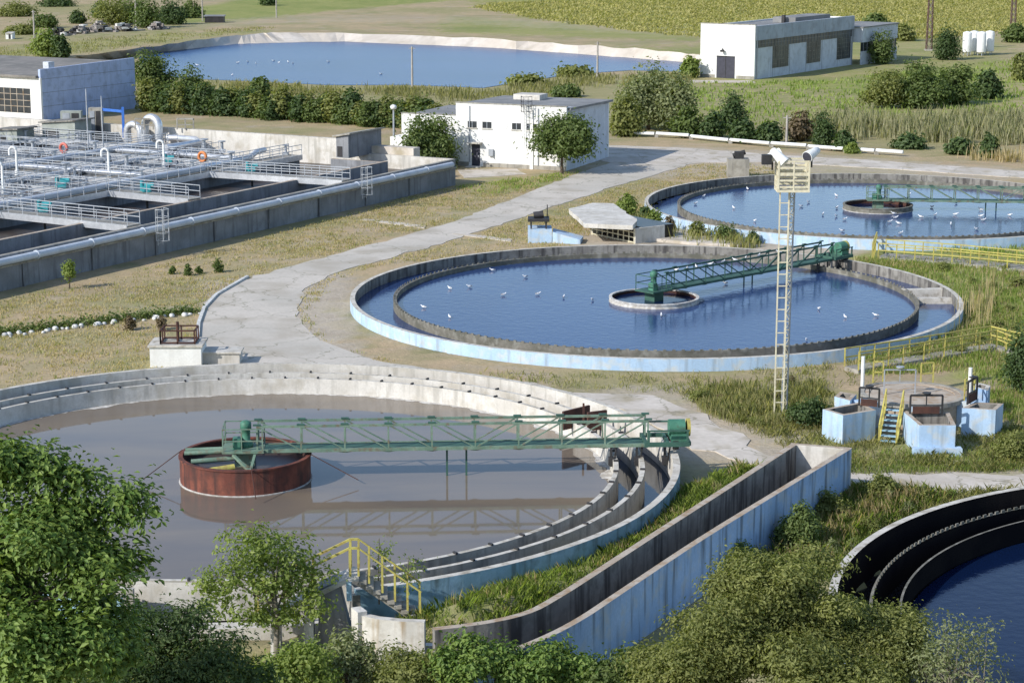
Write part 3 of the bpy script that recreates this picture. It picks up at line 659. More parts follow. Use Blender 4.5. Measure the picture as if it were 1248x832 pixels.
mb = MB(); p, q = UV(-.02,.42), UV(-.02,11.); mb.wall([(q.x,q.y),(p.x,p.y)], .4, -.2, 2.48, 0, 1); mb.build('low_wall', ['concrete_pale', 'coping_pale'], e)
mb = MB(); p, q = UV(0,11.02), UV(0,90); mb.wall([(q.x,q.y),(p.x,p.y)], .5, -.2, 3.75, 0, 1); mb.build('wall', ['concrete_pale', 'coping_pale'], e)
mb = MB(); mb.box(UV(1.1,50,1.5), (90,1.2,3.4), d=BV); mb.build('backfill_path', 'path_pale', e)
def long_wall(v, th, u0, u1, z, label, mats):
    mb = MB(); p, q = UV(u0,v), UV(u1,v); mb.wall([(p.x,p.y),(q.x,q.y)], th, -.2, z, 0, 1); return tag(mb.build('dividing_wall', mats), label, 'concrete wall')
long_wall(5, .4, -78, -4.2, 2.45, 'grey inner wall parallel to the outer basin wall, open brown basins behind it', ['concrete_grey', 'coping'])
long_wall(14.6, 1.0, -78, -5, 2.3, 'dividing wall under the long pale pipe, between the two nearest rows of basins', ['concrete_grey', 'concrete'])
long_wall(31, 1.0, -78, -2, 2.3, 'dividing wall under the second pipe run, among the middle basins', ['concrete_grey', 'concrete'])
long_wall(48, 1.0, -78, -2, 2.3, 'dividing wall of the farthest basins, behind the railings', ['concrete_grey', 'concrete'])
mb = MB(); p, q = UV(-4.6,5.4), UV(-4.6,11); mb.wall([(p.x,p.y),(q.x,q.y)], .4, -.2, 2.43, 0, 1); tag(mb.build('dividing_wall', ['concrete_grey', 'coping']), 'short cross wall beside the grey shed at the basin corner', 'concrete wall')
mb = MB(); P_ = [UV(-80,.4), UV(0,.4), UV(0,90), UV(-80,90)]; mb.add([(p.x,p.y,1.15) for p in P_], [(0,1,2,3)]); o = mb.build('sludge_water', 'sludge'); o['kind'] = 'structure'
def rail(mb, P, h=1.05, step=1.6, r=.055, levels=(1.,.55)):
    for i in range(len(P)-1):
        a, b = Vector(P[i]), Vector(P[i+1]); n = max(1, round((b-a).length/step))
        for k in range(n+(i == len(P)-2)): q = a.lerp(b, k/n); mb.bar(q, q+Vector((0,0,h)), r)
        for l in levels: mb.bar(a+Vector((0,0,h*l)), b+Vector((0,0,h*l)), r)
    return mb
def walkway(a, b, label, w=1.5, z=2.55, sides=(-1,1), group='railed walkways over the aeration basins'):
    a, b = Vector(a), Vector(b); a.z = b.z = z; d = (b-a).normalized(); n = Vector((-d.y, d.x, 0))
    e = empty('basin_walkway', (a+b)/2, label, 'walkway', group)
    mb = MB(); mb.bar(a, b, w, .08); mb.build('deck', 'concrete', e)
    for s in (-1, 1): mb = MB(); mb.bar(a+n*w/2*s-Vector((0,0,.16)), b+n*w/2*s-Vector((0,0,.16)), .09, .5); mb.build('side_beam', 'aluminium', e)
    for s in sides: rail(MB(), [a+n*(w/2-.05)*s, b+n*(w/2-.05)*s]).build('railing', 'galvanised', e)
    return e
def pw(px0, py0, px1, py1, z=2.55): return G(px0,py0,z), G(px1,py1,z)
walkway(UV(-47.2,14.5), UV(-48.0,.5), 'nearest pale walkway reaching the caged ladder on the outer wall, with a teal gearbox')
walkway(UV(-33.4,14.5), UV(-34.2,5.2), 'short railed walkway ending on the grey inner wall, with a teal gearbox')
walkway(UV(-19.2,14.5), UV(-18.4,.5), 'pale walkway over the open brown basin to the second caged ladder')
for u, l in ((-62,'walkway far left at the picture edge'),(-48,'walkway left of the white gooseneck pair'),(-34.5,'walkway straight behind the short walkway'),(-20,'walkway crossing under the kinked silver pipe')):
    walkway(UV(u,30.6), UV(u,16), l+', narrow, second basin row', 1.0)
walkway(UV(-60,23.2), UV(-7,23.2), 'narrow railed catwalk lengthwise through the second basin row', 1.0)
walkway(UV(-60,40), UV(-7,40), 'narrow railed catwalk lengthwise through the third basin row', 1.0)
walkway(UV(-76,15.1), UV(-5,15.1), 'long walkway carrying the wide pale pipe down the middle of the near basins', 1.6)
for i, (u, l) in enumerate(((-55,'walkway at the left picture edge behind the gooseneck pipes'),(-41,'walkway just behind the nearest teal gearboxes'),(-27,'walkway left of the orange lifebuoy'),(-13,'walkway right behind the orange lifebuoy'))):
    walkway(UV(u,31), UV(u,16), l+', second row of basins')
walkway(UV(-76,31.5), UV(-3,31.5), 'second long railed walkway across the middle of the basins', 1.4)
for u, l in ((-48,'walkway at far left below the red lifebuoy'),(-34,'walkway by the red lifebuoy'),(-20,'walkway in front of the dark slant roofed shed'),(-6,'walkway beside the big silver elbow pipes')):
    walkway(UV(u,47.8), UV(u,32.4), l+', third row of basins')
walkway(UV(-76,48.5), UV(-3,48.5), 'farthest long railed walkway in front of the dark slant roofed shed', 1.3)
# wide pipes lying on the long walkways, with elbows
def pipe(pts, r, label, mat='aluminium', n=12):
    mb = MB(); mb.tube(pts, r, n); return tag(mb.build('pipe', mat), label, 'pipe')
def bend(c, du, dz, r, n=7): return [Vector(c)+Vector(du)*math.sin(t)*r+Vector((0,0,1))*(1-math.cos(t))*r*dz for t in [math.pi/2*k/n for k in range(n+1)]]
pipe([UV(-76,14.9,2.95), UV(-20,14.9,2.95)], .30, 'wide pale pipe running along the middle walkway of the near basins', 'pipe_grey')
pipe([UV(-60,31.4,2.95), UV(-8,31.4,2.95), UV(-6.6,31.4,2.9), UV(-5.6,31.4,2.4)], .28, 'pale pipe on the second long walkway, bent down at its right end', 'pipe_grey')
pipe([UV(-19,15.6,2.9), UV(-11,16.2,2.9), UV(-9.5,16.4,3.3), UV(-8,16.6,3.3)], .26, 'short pale pipe with a kink beside the orange lifebuoy')
for (v, r, h, l) in ((36.2, .42, 2.3, 'tallest silver elbow pipe looping over the pale end wall'), (38.6, .36, 1.5, 'silver elbow pipe next to the blue column')):
    a = UV(-1.5,v,2.2); pts = [a, a+Vector((0,0,h-.5))]+[a+Vector((0,0,h-.5))+Vector((math.cos(t),0,0))*0+BV*(-1)*(1-math.cos(t))*.9+Vector((0,0,math.sin(t)*.9)) for t in [math.pi*k/10 for k in range(1, 11)]]
    pts.append(pts[-1]-Vector((0,0,h*.6))); pipe(pts, r, l)
pipe([UV(-1.2,33.5,2.9), UV(-1.2,30,2.9), UV(-2.5,28.5,2.8), UV(-8,28.5,2.8)], .34, 'silver pipe lying at the foot of the looping elbow pipes')
# gooseneck vents
goose = None
for i, (px, py, h) in enumerate(((21,214,2.6),(4,236,2.7),(133,216,2.6),(200,205,2.6))):
    b = G(px, py, 2.5); l = ['white gooseneck vent pipe standing second from the left edge of the basins','white gooseneck vent pipe cut by the left picture edge','white gooseneck vent pipe standing left of the two teal gearboxes','white gooseneck vent pipe standing left of the orange lifebuoy'][i]
    mb = MB(); mb.tube([(0,0,0),(0,0,h-.35)]+[(-.3+.3*math.cos(t), 0, h-.35+.3*math.sin(t)) for t in [math.pi*k/8 for k in range(1,9)]]+[(-.6,0,h-.75)], .11, 10); mb.tube([(0,0,0),(0,0,.5)], .2, 10)
    o = mb.build('vent_pipe', 'white_paint', local=True); o.location = b; tag(o, l, 'vent pipe', 'gooseneck vent pipes on the basins')
# teal aerator gear motors
def gear(b, label, s=1.):
    e = empty('aerator_drive', b, label, 'gear motor', 'teal aerator drives'); b = Vector(b)
    mb = MB(); mb.box(b+Vector((0,0,.35*s)), (.9*s,.8*s,.6*s)); mb.tube([b+Vector((-.2*s,0,.7*s)), b+Vector((.75*s,0,.7*s))], .3*s, 12); mb.build('motor', 'teal_paint', e)
    mb = MB(); mb.tube([b+Vector((-.5*s,0,.1)), b+Vector((-.5*s,0,1.2*s))], .2*s, 10); mb.build('gearbox', 'teal_paint', e)
    mb = MB(); mb.tube([b-Vector((0,0,1.4)), b], .1, 8); mb.build('shaft', 'dark_metal', e)
for px, py, s, l in ((54,258,.8,'teal gear motor on the nearest walkway'),(76,229,.85,'teal gear motor left of the white gooseneck pipe'),(179,234,.8,'teal gear motor on the short walkway'),(307,209,.75,'green teal gear motor on the walkway right of the orange lifebuoy'),(206,198,.65,'small teal gear motor beside the gooseneck left of the orange lifebuoy')):
    gear(G(px,py,2.6), l, s)
# valve stands with hand wheels
vs0 = None; rvs = np.random.default_rng(4)
for v_ in (15.9, 22.5, 24., 32.3, 39., 41., 47.):
    for u_ in np.arange(-58, -6, 7.3):
        if vs0 is None:
            vs0 = t = empty('valve_stand', UV(u_,v_,2.5), 'grey valve stand with hand wheel on the basin walkways', 'valve', 'valve stands on the basins'); b = t.location
            mb = MB(); mb.tube([b, b+Vector((0,0,.9))], .12, 8); mb.box(b+Vector((0,0,.15)), (.5,.5,.3)); mb.build('stand', 'galvanised', t)
            mb = MB(); mb.tube([b+Vector((0,0,.9)), b+Vector((0,0,.97))], .3, 12); mb.build('hand_wheel', 'steel_grey', t)
        else: t = copy_tree(vs0)
        t.location = UV(u_+rvs.uniform(-1.5,1.5), v_, 2.5); f = rvs.uniform(.8,1.5); t.scale = (f,f,f)
for u_, l in ((-27,'walkway crossing the third row left of the elbows'),(-13,'walkway crossing the third row nearest the elbows'),(-41,'walkway crossing the third row by the red lifebuoy, left of it')):
    walkway(UV(u_,47.5), UV(u_,32.5), l, .9)
pipe([UV(-58,24.3,2.9), UV(-9,24.3,2.9), UV(-8,24.3,2.5)], .22, 'slim pale pipe along the narrow catwalk of the second basin row', 'pipe_grey')
pipe([UV(-58,47.2,2.9), UV(-14,47.2,2.9)], .26, 'pale pipe along the farthest walkway of the basins', 'pipe_grey')
pipe([UV(-12.5,31,2.9), UV(-12.5,16.6,2.9)], .22, 'pale cross pipe right behind the orange lifebuoy', 'aluminium')
pipe([UV(-26.5,31,2.9), UV(-26.5,16.6,2.9)], .22, 'pale cross pipe left of the orange lifebuoy', 'aluminium')
# lifebuoys
for px, py, m, l in ((247,192,'orange_ring','orange lifebuoy hanging on the basin railing'),(78,181,'red_ring','faded red lifebuoy hanging on the farther railing')):
    c = G(px, py+9, 2.6); c.z = 3.35; mb = MB(); mb.tube([c+BU*0+BV*.42*math.cos(t)+Vector((0,0,.42*math.sin(t))) for t in [2*math.pi*k/20 for k in range(21)]], .14, 8, cap=False); tag(mb.build('lifebuoy', m), l, 'lifebuoy')
# sheds on the basin edge
def shed(base, w, dp, h0, h1, label, wall, roof, door=True):
    e = empty('shed', base, label, 'shed'); b = Vector(base); d = BV*-1; n = BU       # w runs along d, dp along n
    def P(a, c, z): return b+d*a+n*c+Vector((0,0,z))
    mb = MB(); mb.hexa([P(0,0,0),P(w,0,0),P(w,dp,0),P(0,dp,0)], [P(0,0,h0),P(w,0,h1),P(w,dp,h1),P(0,dp,h0)]); mb.build('wall', wall, e)
    mb = MB(); mb.hexa([P(-.3,-.25,h0),P(w+.3,-.25,h1+.03),P(w+.3,dp+.25,h1+.03),P(-.3,dp+.25,h0)], [P(-.3,-.25,h0+.14),P(w+.3,-.25,h1+.17),P(w+.3,dp+.25,h1+.17),P(-.3,dp+.25,h0+.14)]); mb.build('roof', roof, e)
    mb = MB(); mb.box(P(w*.3,-.02,h0*.3), (w*.4,.05,h0*.5), d=d); mb.build('vent_opening', 'dark_metal', e)
shed(G(52,170,2.4), 4.4, 2.6, 1.7, 2.1, 'dark grey green shed with slanted roof at the back of the basins', 'crate', 'concrete_dark')
shed(G(410,192,2.4), 1.4, 6., 2.0, 2.3, 'grey shed with slanted roof on the basin corner, left of the round dark tree', 'concrete_grey', 'concrete')
shed(G(-6,172,2.4), 3., 2.6, 1.1, 1.3, 'low dark hut at the left edge of the far basins', 'crate', 'concrete_dark')
# blue portal and column, grey switch cabinets, lamp posts
e = empty('blue_gantry', G(151,168,2.5), 'bright blue steel column with a blue beam in front of the pale end wall', 'gantry')
b = G(151,168,2.5); mb = MB(); mb.bar(b, b+Vector((0,0,3.2)), .24); mb.build('column', 'blue_steel', e)
mb = MB(); mb.bar(b+Vector((0,0,2.75)), b+BV*3.4+Vector((0,0,2.85)), .2, .26); mb.build('beam', 'blue_steel', e)
for px, py, w, h, l in ((118,166,1.4,3.0,'tall grey cabinet behind the basins, in front of the blue building'),(88,160,2.2,2.2,'dark open grey frame cabinet left of the tall grey cabinet')):
    b = G(px, py, 2.5); e = empty('switch_cabinet', b, l, 'cabinet')
    mb = MB(); mb.box(b+Vector((0,0,h/2)), (w, 1., h)); mb.build('body', 'concrete' if w < 2 else 'crate', e)
    mb = MB(); mb.box(b+Vector((-w*.22,-.52,h*.5)), (w*.35,.04,h*.8)); mb.build('door', 'steel_grey', e); mb = MB(); mb.box(b+Vector((w*.22,-.52,h*.5)), (w*.35,.04,h*.8)); mb.build('door', 'dark_metal', e)
for px, py, h, l in ((108,190,6.5,'thin tall pole rising from the basins in front of the blue building'),(126,185,5.5,'thin pole right of the taller one among the basins')):
    b = G(px, py, 2.4); e = empty('lamp_post', b, l, 'pole'); mb = MB(); mb.tube([b, b+Vector((0,0,h))], [.07,.05], 8); mb.build('pole', 'galvanised', e)
    mb = MB(); mb.box(b+Vector((0,0,.12)), (.3,.3,.2)); mb.build('base', 'concrete', e)
for i in range(2):   # open pipe racks behind the end wall
    px0, px1 = ((165,187),(216,236))[i]; b0, b1 = G(px0,158,3.7), G(px1,158,3.7); mb = MB()
    for q in (b0, b1, (b0+b1)/2): mb.bar(q, q+Vector((0,0,1.1)), .14)
    mb.bar(b0+Vector((0,0,1.1)), b1+Vector((0,0,1.1)), .25, .16); mb.bar(b0+Vector((0,0,.5)), b1+Vector((0,0,.5)), .1)
    tag(mb.build('pipe_rack', 'concrete'), ['pale frame on the end wall next to the silver elbows','small pale square frame on the end wall below the hedge, right of the elbows'][i], 'frame')
P_ = [G(x, y, 3.8) for x, y in ((0,147),(60,147),(120,148),(215,153),(300,156))]
# caged ladders
def ladder(mb, a, h, d, w=.45, step=.3, r=.04, z0=0.):
    a = Vector(a); d = Vector((d[0], d[1], 0)).normalized()
    for s in (-.5, .5): mb.bar(a+d*w*s+Vector((0,0,z0)), a+d*w*s+Vector((0,0,h)), r)
    for k in range(int((h-z0)/step)): z = z0+step*(k+.5); mb.bar(a+d*w/2+Vector((0,0,z)), a-d*w/2+Vector((0,0,z)), r*.7)
    return mb
def cage(mb, a, z0, z1, d, out, r=.38, step=.6):
    a = Vector(a); d = Vector((d[0], d[1], 0)).normalized(); o = Vector((out[0], out[1], 0)).normalized()
    f = lambda t: a+d*r*math.cos(t)+o*r*1.6*math.sin(t)
    for z in np.arange(z0, z1+.01, step):
        P = [f(math.pi*k/8)+Vector((0,0,z)) for k in range(9)]
        for i in range(8): mb.bar(P[i], P[i+1], .045)
    for k in (0,2,4,6,8): mb.bar(f(math.pi*k/8)+Vector((0,0,z0)), f(math.pi*k/8)+Vector((0,0,z1)), .04)
    return mb
for u, l in ((-46.4,'caged steel ladder on the outer basin wall at the nearest walkway'),(-17.4,'caged steel ladder on the outer basin wall at the farther walkway')):
    b = UV(u,-.75); e = empty('caged_ladder', b, l, 'ladder', 'caged ladders on the basin wall')
    ladder(MB(), b, 3.7, BU, .6, z0=.9).build('ladder', 'galvanised', e); cage(MB(), b, 1.3, 3.7, BU, BV*-1, .5).build('cage', 'galvanised', e)
# ================================================================ buildings
def zt(p, py): return ZZ(py, p.y)
# pump house with white walls
B0 = G(690, 208.5); SD = Vector((.384,.923,0)); FD = Vector((-.923,.384,0))
e = empty('pump_house', B0, 'white flat roofed building with a row of small dark windows, between two round trees', 'building')
def PB(t, s, z): return B0+FD*t+SD*s+Vector((0,0,z))
def prism4(mb, t0, t1, s0, s1, z0, z1, mi=0): return mb.hexa([PB(t0,s0,z0),PB(t0,s1,z0),PB(t1,s1,z0),PB(t1,s0,z0)], [PB(t0,s0,z1),PB(t0,s1,z1),PB(t1,s1,z1),PB(t1,s0,z1)], mi)
tL = 18.4; tM = 12.2; sB = 12.6
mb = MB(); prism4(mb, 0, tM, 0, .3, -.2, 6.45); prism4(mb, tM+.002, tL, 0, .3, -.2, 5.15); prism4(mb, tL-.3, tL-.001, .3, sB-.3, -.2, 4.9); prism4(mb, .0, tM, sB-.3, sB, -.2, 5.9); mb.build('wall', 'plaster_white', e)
mb = MB(); mb.hexa([PB(0,.302,-.2),PB(0,sB-.302,-.2),PB(.3,sB-.302,-.2),PB(.3,.302,-.2)], [PB(0,.302,6.4),PB(0,sB-.302,5.75),PB(.3,sB-.302,5.75),PB(.3,.302,6.4)]); mb.build('side_wall', 'plaster_shaded', e)
mb = MB(); mb.hexa([PB(-.35,.31,6.12),PB(-.35,sB+.3,5.9),PB(tM+.05,sB+.3,5.9),PB(tM+.05,.31,6.12)], [PB(-.35,.31,6.34),PB(-.35,sB+.3,6.12),PB(tM+.05,sB+.3,6.12),PB(tM+.05,.31,6.34)]); prism4(mb, tM+.06, tL-.1, .31, sB-.6, 4.75, 4.95); roof = mb.build('roof', 'roof_felt', e)
mb = MB(); prism4(mb, 9.2, 6.2, 8.2, 10.5, 6.1, 6.75); mb.build('roof_curb', 'concrete_pale', roof)
for i, (a, b) in enumerate(((570,581),(588,599),(606,618),(624,635),(642,654))):
    def tpx(px):   # position along the facade of a photo column
        lo, hi = 0., tL
        for _ in range(40):
            m_ = (lo+hi)/2; p = PB(m_,0,0); q = 624+FPX*p.x/depth(p.y, 4.)
            if q > px: lo = m_
            else: hi = m_
        return lo
    t0, t1 = tpx(b), tpx(a); z1 = 4.62; z0 = 3.98
    mb = MB()
    if i == 2:
        prism4(mb, t0, t1, -.05, .02, z0, z1); mb.build('window_infill', 'plaster_white', e)
    else:
        prism4(mb, t0, t1, -.012, .02, z0, z1); w = mb.build('window', 'window_dark', e)
        f = MB(); prism4(f, t0-.08, t1+.08, -.10, .02, z0-.12, z0-.01); f.build('sill', 'concrete_pale', w)
        f = MB(); prism4(f, (t0+t1)/2-.03, (t0+t1)/2+.03, -.03, -.013, z0, z1); f.build('mullion', 'steel_grey', w)
t0, t1 = tpx(585), tpx(575)
mb = MB(); prism4(mb, t0, t1, -.015, .02, .05, 2.25); d_ = mb.build('door', 'door_dark', e)
mb = MB(); prism4(mb, t0+.1, t0+.18, -.06, -.016, 1.0, 1.2); mb.build('handle', 'steel_grey', d_)
mb = MB(); prism4(mb, t0-.25, t1+.25, -.75, .02, 2.4, 2.52); mb.build('door_canopy', 'concrete_pale', e)
mb = MB(); prism4(mb, t0-.3, t1+.3, -1.2, -.02, -.1, .06); mb.build('door_step', 'concrete_pale', e)
tl = tpx(643)
lad = ladder(MB(), PB(tl,-.2,0), 7.2, FD, .5, z0=2.2).build('ladder', 'steel_grey', e); cage(MB(), PB(tl,-.2,0), 5.9, 7.4, FD, SD*-1, .55, .5).build('cage', 'dark_metal', lad)
mb = MB(); prism4(mb, tpx(640)-.9, tpx(640)-.55, -.12, -.002, 0, 6.); mb.build('downpipe', 'plaster_white', e)
mb = MB(); prism4(mb, -.05, tM+.05, -.06, .36, 6.452, 6.53); prism4(mb, tM+.06, tL+.05, -.06, .36, 5.152, 5.22); mb.build('parapet_cap', 'concrete', e)
mb = MB(); prism4(mb, t1+.35, tL, -.05, -.001, -.2, .42); mb.build('plinth', 'concrete', e); mb = MB(); prism4(mb, .0, t0-.35, -.05, -.001, -.2, .42); mb.build('plinth', 'concrete', e)
mb = MB(); prism4(mb, 3.0, 3.1, -.1, -.003, .4, 6.2); mb.build('downpipe', 'steel_grey', e); mb = MB(); prism4(mb, 10.6, 10.7, -.1, -.003, .4, 6.2); mb.build('downpipe', 'steel_grey', e)
mb = MB(); mb.box(PB(8.2,-.15,1.5), (.5,.2,.7), d=FD); mb.build('meter_box', 'steel_grey', e)
# low annex wall left of it
mb = MB(); p0 = PB(tL+.1,1.5,0); mb.box(p0+FD*.6+Vector((0,0,1.3)), (1.6,2.4,2.6), d=FD); mb.build('annex', 'plaster_white', e)
# warehouse
W0 = G(919, 97.3); WS = Vector((.552,.834,0)); WF = Vector((-.834,.552,0))
e = empty('warehouse', W0, 'large white warehouse with a dark gate and tall dark windows along its shaded side', 'building')
def PW(t, s, z): return W0+WF*t+WS*s+Vector((0,0,z))
def pr(mb, t0, t1, s0, s1, z0, z1, mi=0): return mb.hexa([PW(t0,s0,z0),PW(t0,s1,z0),PW(t1,s1,z0),PW(t1,s0,z0)], [PW(t0,s0,z1),PW(t0,s1,z1),PW(t1,s1,z1),PW(t1,s0,z1)], mi)
WT, WL, WH = 9.4, 36., 8.25
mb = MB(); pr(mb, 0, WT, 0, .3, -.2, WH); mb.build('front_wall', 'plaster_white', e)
mb = MB(); pr(mb, .02, .3, .302, WL, -.2, 5.9); mb.build('side_wall', 'plaster_shaded', e)
mb = MB(); pr(mb, -.12, .3, .302, WL+.1, 5.9, 8.1); mb.build('parapet', 'parapet_grey', e)
mb = MB(); pr(mb, WT-.3, WT, .302, WL-.3, -.2, 7.9); pr(mb, .302, WT, WL-.298, WL, -.2, 7.9); mb.build('back_wall', 'plaster_white', e)
mb = MB(); pr(mb, .31, WT-.31, .31, WL-.31, 7.5, 7.7); pr(mb, 1.5, 5.5, 17, 30, 7.72, 8.6); rf = mb.build('roof', 'roof_felt', e)
mb = MB(); pr(mb, 3, 3.5, 16, 16.5, 7.7, 9.0); mb.build('chimney', 'dark_metal', rf)
def spx(px):
    lo, hi = 0., WL
    for _ in range(40):
        m_ = (lo+hi)/2; p = PW(0,m_,0)
        if 624+FPX*p.x/depth(p.y, 3.) < px: lo = m_
        else: hi = m_
    return lo
mb = MB(); pr(mb, -.03, .022, .5, WL-.05, 4.75, 5.88); w = mb.build('window_band', 'window_glass', e)
f = MB()
for s in np.arange(1.2, WL-.3, 1.1): pr(f, -.08, -.031, s, s+.1, 4.75, 5.88)
pr(f, -.075, -.032, .5, WL-.06, 5.3, 5.36); f.build('frame', 'concrete_grey', w)
for a, b, z0 in ((941.5,961,1.35),(983,1000,1.3),(1020,1036.5,1.2)):
    s0, s1 = spx(a), spx(b); mb = MB(); pr(mb, -.025, .021, s0, s1, z0, 4.74); w = mb.build('window', 'window_glass', e)
    f = MB()
    for k in range(1, 6): s = s0+(s1-s0)*k/6; pr(f, -.06, -.026, s-.05, s+.05, z0, 4.74)
    for z in np.arange(z0+.6, 4.6, .65): pr(f, -.055, -.027, s0, s1, z, z+.07)
    f.build('frame', 'concrete_dark', w)
def tpw(px):
    lo, hi = 0., WT
    for _ in range(40):
        m_ = (lo+hi)/2; p = PW(m_,0,0)
        if 624+FPX*p.x/depth(p.y, 2.) > px: lo = m_
        else: hi = m_
    return lo
t0, t1 = tpw(895.5), tpw(873.5)
mb = MB(); pr(mb, t0, t1, -.06, .02, -.05, 3.4); d_ = mb.build('door', 'door_dark', e)
mb = MB(); pr(mb, (t0+t1)/2-.04, (t0+t1)/2+.04, -.1, -.061, 0, 3.4); pr(mb, t0, t1, -.1, -.062, 3.25, 3.42); mb.build('frame', 'dark_metal', d_)
mb = MB(); c = PW((t0+t1)/2+.4,-.5,4.2); mb.bar(c, c+WF*.2+WS*.5+Vector((0,0,.3)), .14); mb.box(c, (.5,.5,.3), d=WF); mb.build('wall_lamp', 'dark_metal', e)
mb = MB(); pr(mb, -.05, WT+.05, -.06, .34, WH+.002, WH+.1); mb.build('parapet_cap', 'concrete', e)
mb = MB()
for s in (6.2, 12.1, 18.0, 24.0, 30.0): pr(mb, -.004, .0195, s, s+.07, 0, 4.7)
mb.build('panel_joint', 'concrete_grey', e)
mb = MB(); pr(mb, t1+.3, WT-.02, -.05, -.001, -.2, .5); mb.build('plinth', 'concrete', e); mb = MB(); pr(mb, .02, t0-.3, -.05, -.001, -.2, .5); mb.build('plinth', 'concrete', e)
mb = MB(); pr(mb, -.16, -.02, .6, .74, 0, 5.85); mb.build('downpipe', 'steel_grey', e); mb = MB(); pr(mb, -.16, -.02, WL-.6, WL-.46, 0, 5.85); mb.build('downpipe', 'steel_grey', e)
# lower extension
e = empty('warehouse_annex', PW(0,WL+6,0), 'low pale annex with a dark window strip at the far end of the warehouse', 'building')
mb = MB(); pr(mb, -1.5, -1.2, WL+.4, WL+15, -.2, 2.2); mb.build('wall', 'plaster_shaded', e)
mb = MB(); pr(mb, -1.52, 6, WL+.38, WL+15.02, 3.7, 6.1); mb.build('fascia', 'plaster_shaded', e)
mb = MB(); pr(mb, -1.4, -1.2, WL+.42, WL+14.8, 2.22, 3.68); w = mb.build('window', 'window_dark', e)
f = MB()
for s in np.arange(WL+1, WL+15, 1.5): pr(f, -1.48, -1.41, s, s+.12, 2.22, 3.68)
f.build('frame', 'concrete_grey', w)
mb = MB(); pr(mb, -1.7, 6.2, WL+.2, WL+15.3, 6.12, 6.3); mb.build('roof', 'roof_felt', e)
# blue grey hall at the left
H1 = G(166, 132); HL = 18.5; H0 = H1-BU*HL
e = empty('blue_hall', H0, 'blue grey windowless hall wall with a white front and grey roof, behind the basins', 'building')
def PH(t, s, z): return H0+BV*t+BU*s+Vector((0,0,z))
zc = ZZ(85, H0.y)-.0; zf = ZZ(70.5, H1.y); ze = ZZ(95.5, H0.y)
mb = MB(); mb.hexa([PH(0,.1,-.2),PH(0,HL,-.2),PH(.35,HL,-.2),PH(.35,.1,-.2)], [PH(0,.1,zc),PH(0,HL,zf),PH(.35,HL,zf),PH(.35,.1,zc)]); mb.build('gable_wall', 'plaster_blue', e)
mb = MB()
for z in (1.7, 3.4, 5.1): mb.hexa([PH(-.006,.12,z),PH(-.006,HL-.05,z),PH(.01,HL-.05,z),PH(.01,.12,z)], [PH(-.006,.12,z+.05),PH(-.006,HL-.05,z+.05),PH(.01,HL-.05,z+.05),PH(.01,.12,z+.05)])
mb.build('panel_joint', 'concrete_grey', e)
mb = MB(); mb.hexa([PH(-.02,0,-.2),PH(40,0,-.2),PH(40,.3,-.2),PH(-.02,.3,-.2)], [PH(-.02,0,ze),PH(40,0,ze),PH(40,.3,ze),PH(-.02,.3,ze)]); mb.build('front_wall', 'plaster_white', e)
mb = MB(); mb.hexa([PH(.36,-.4,ze+.02),PH(40,-.4,ze+.02),PH(40,HL,zf-.75),PH(.36,HL,zf-.75)], [PH(.36,-.4,ze+.28),PH(40,-.4,ze+.28),PH(40,HL,zf-.45),PH(.36,HL,zf-.45)]); rf = mb.build('roof', 'roof_brown', e)
mb = MB(); c = PH(2.,4,ze+1.3); mb.box(c, (1.1,.9,.8), d=BU); mb.build('roof_vent', 'plaster_shaded', rf)
for a, b in ((1.7, 9.),):
    z1 = ZZ(109, H0.y); z0 = ZZ(139, H0.y); mb = MB(); mb.hexa([PH(a,-.03,z0),PH(b,-.03,z0),PH(b,.02,z0),PH(a,.02,z0)], [PH(a,-.03,z1),PH(b,-.03,z1),PH(b,.02,z1),PH(a,.02,z1)]); w = mb.build('window', 'window_dark', e)
    f = MB()
    for k in range(1, 7): t = a+(b-a)*k/7; f.hexa([PH(t,-.07,z0),PH(t+.08,-.07,z0),PH(t+.08,-.031,z0),PH(t,-.031,z0)], [PH(t,-.07,z1),PH(t+.08,-.07,z1),PH(t+.08,-.031,z1),PH(t,-.031,z1)])
    for k in (1,2,3): z = z0+(z1-z0)*k/4; f.hexa([PH(a,-.065,z),PH(b,-.065,z),PH(b,-.032,z),PH(a,-.032,z)], [PH(a,-.065,z+.07),PH(b,-.065,z+.07),PH(b,-.032,z+.07),PH(a,-.032,z+.07)])
    f.build('frame', 'coping', w)
# white silos
for i, px in enumerate((1178, 1186.5, 1195.5, 1205.5)):
    b = G(px, 68+(i % 2)*-1.2); l = 'white cylindrical silo, one of four in a row by a dark tree'
    e = empty('silo', b, l, 'silo', 'white silos by the dark tree'); mb = MB(); mb.lathe(b, [(0,.5),(.78,.6),(.8,.7),(.8,3.9),(.72,4.1),(.2,4.25),(0,4.25)], 18); mb.build('tank', 'white_paint', e)
    for k in range(3): t = 2.1*k+.5; q = b+Vector((.6*math.cos(t), .6*math.sin(t), 0)); mb = MB(); mb.bar(q-Vector((0,0,.1)), q+Vector((0,0,.7)), .14); mb.build('leg', 'steel_grey', e)
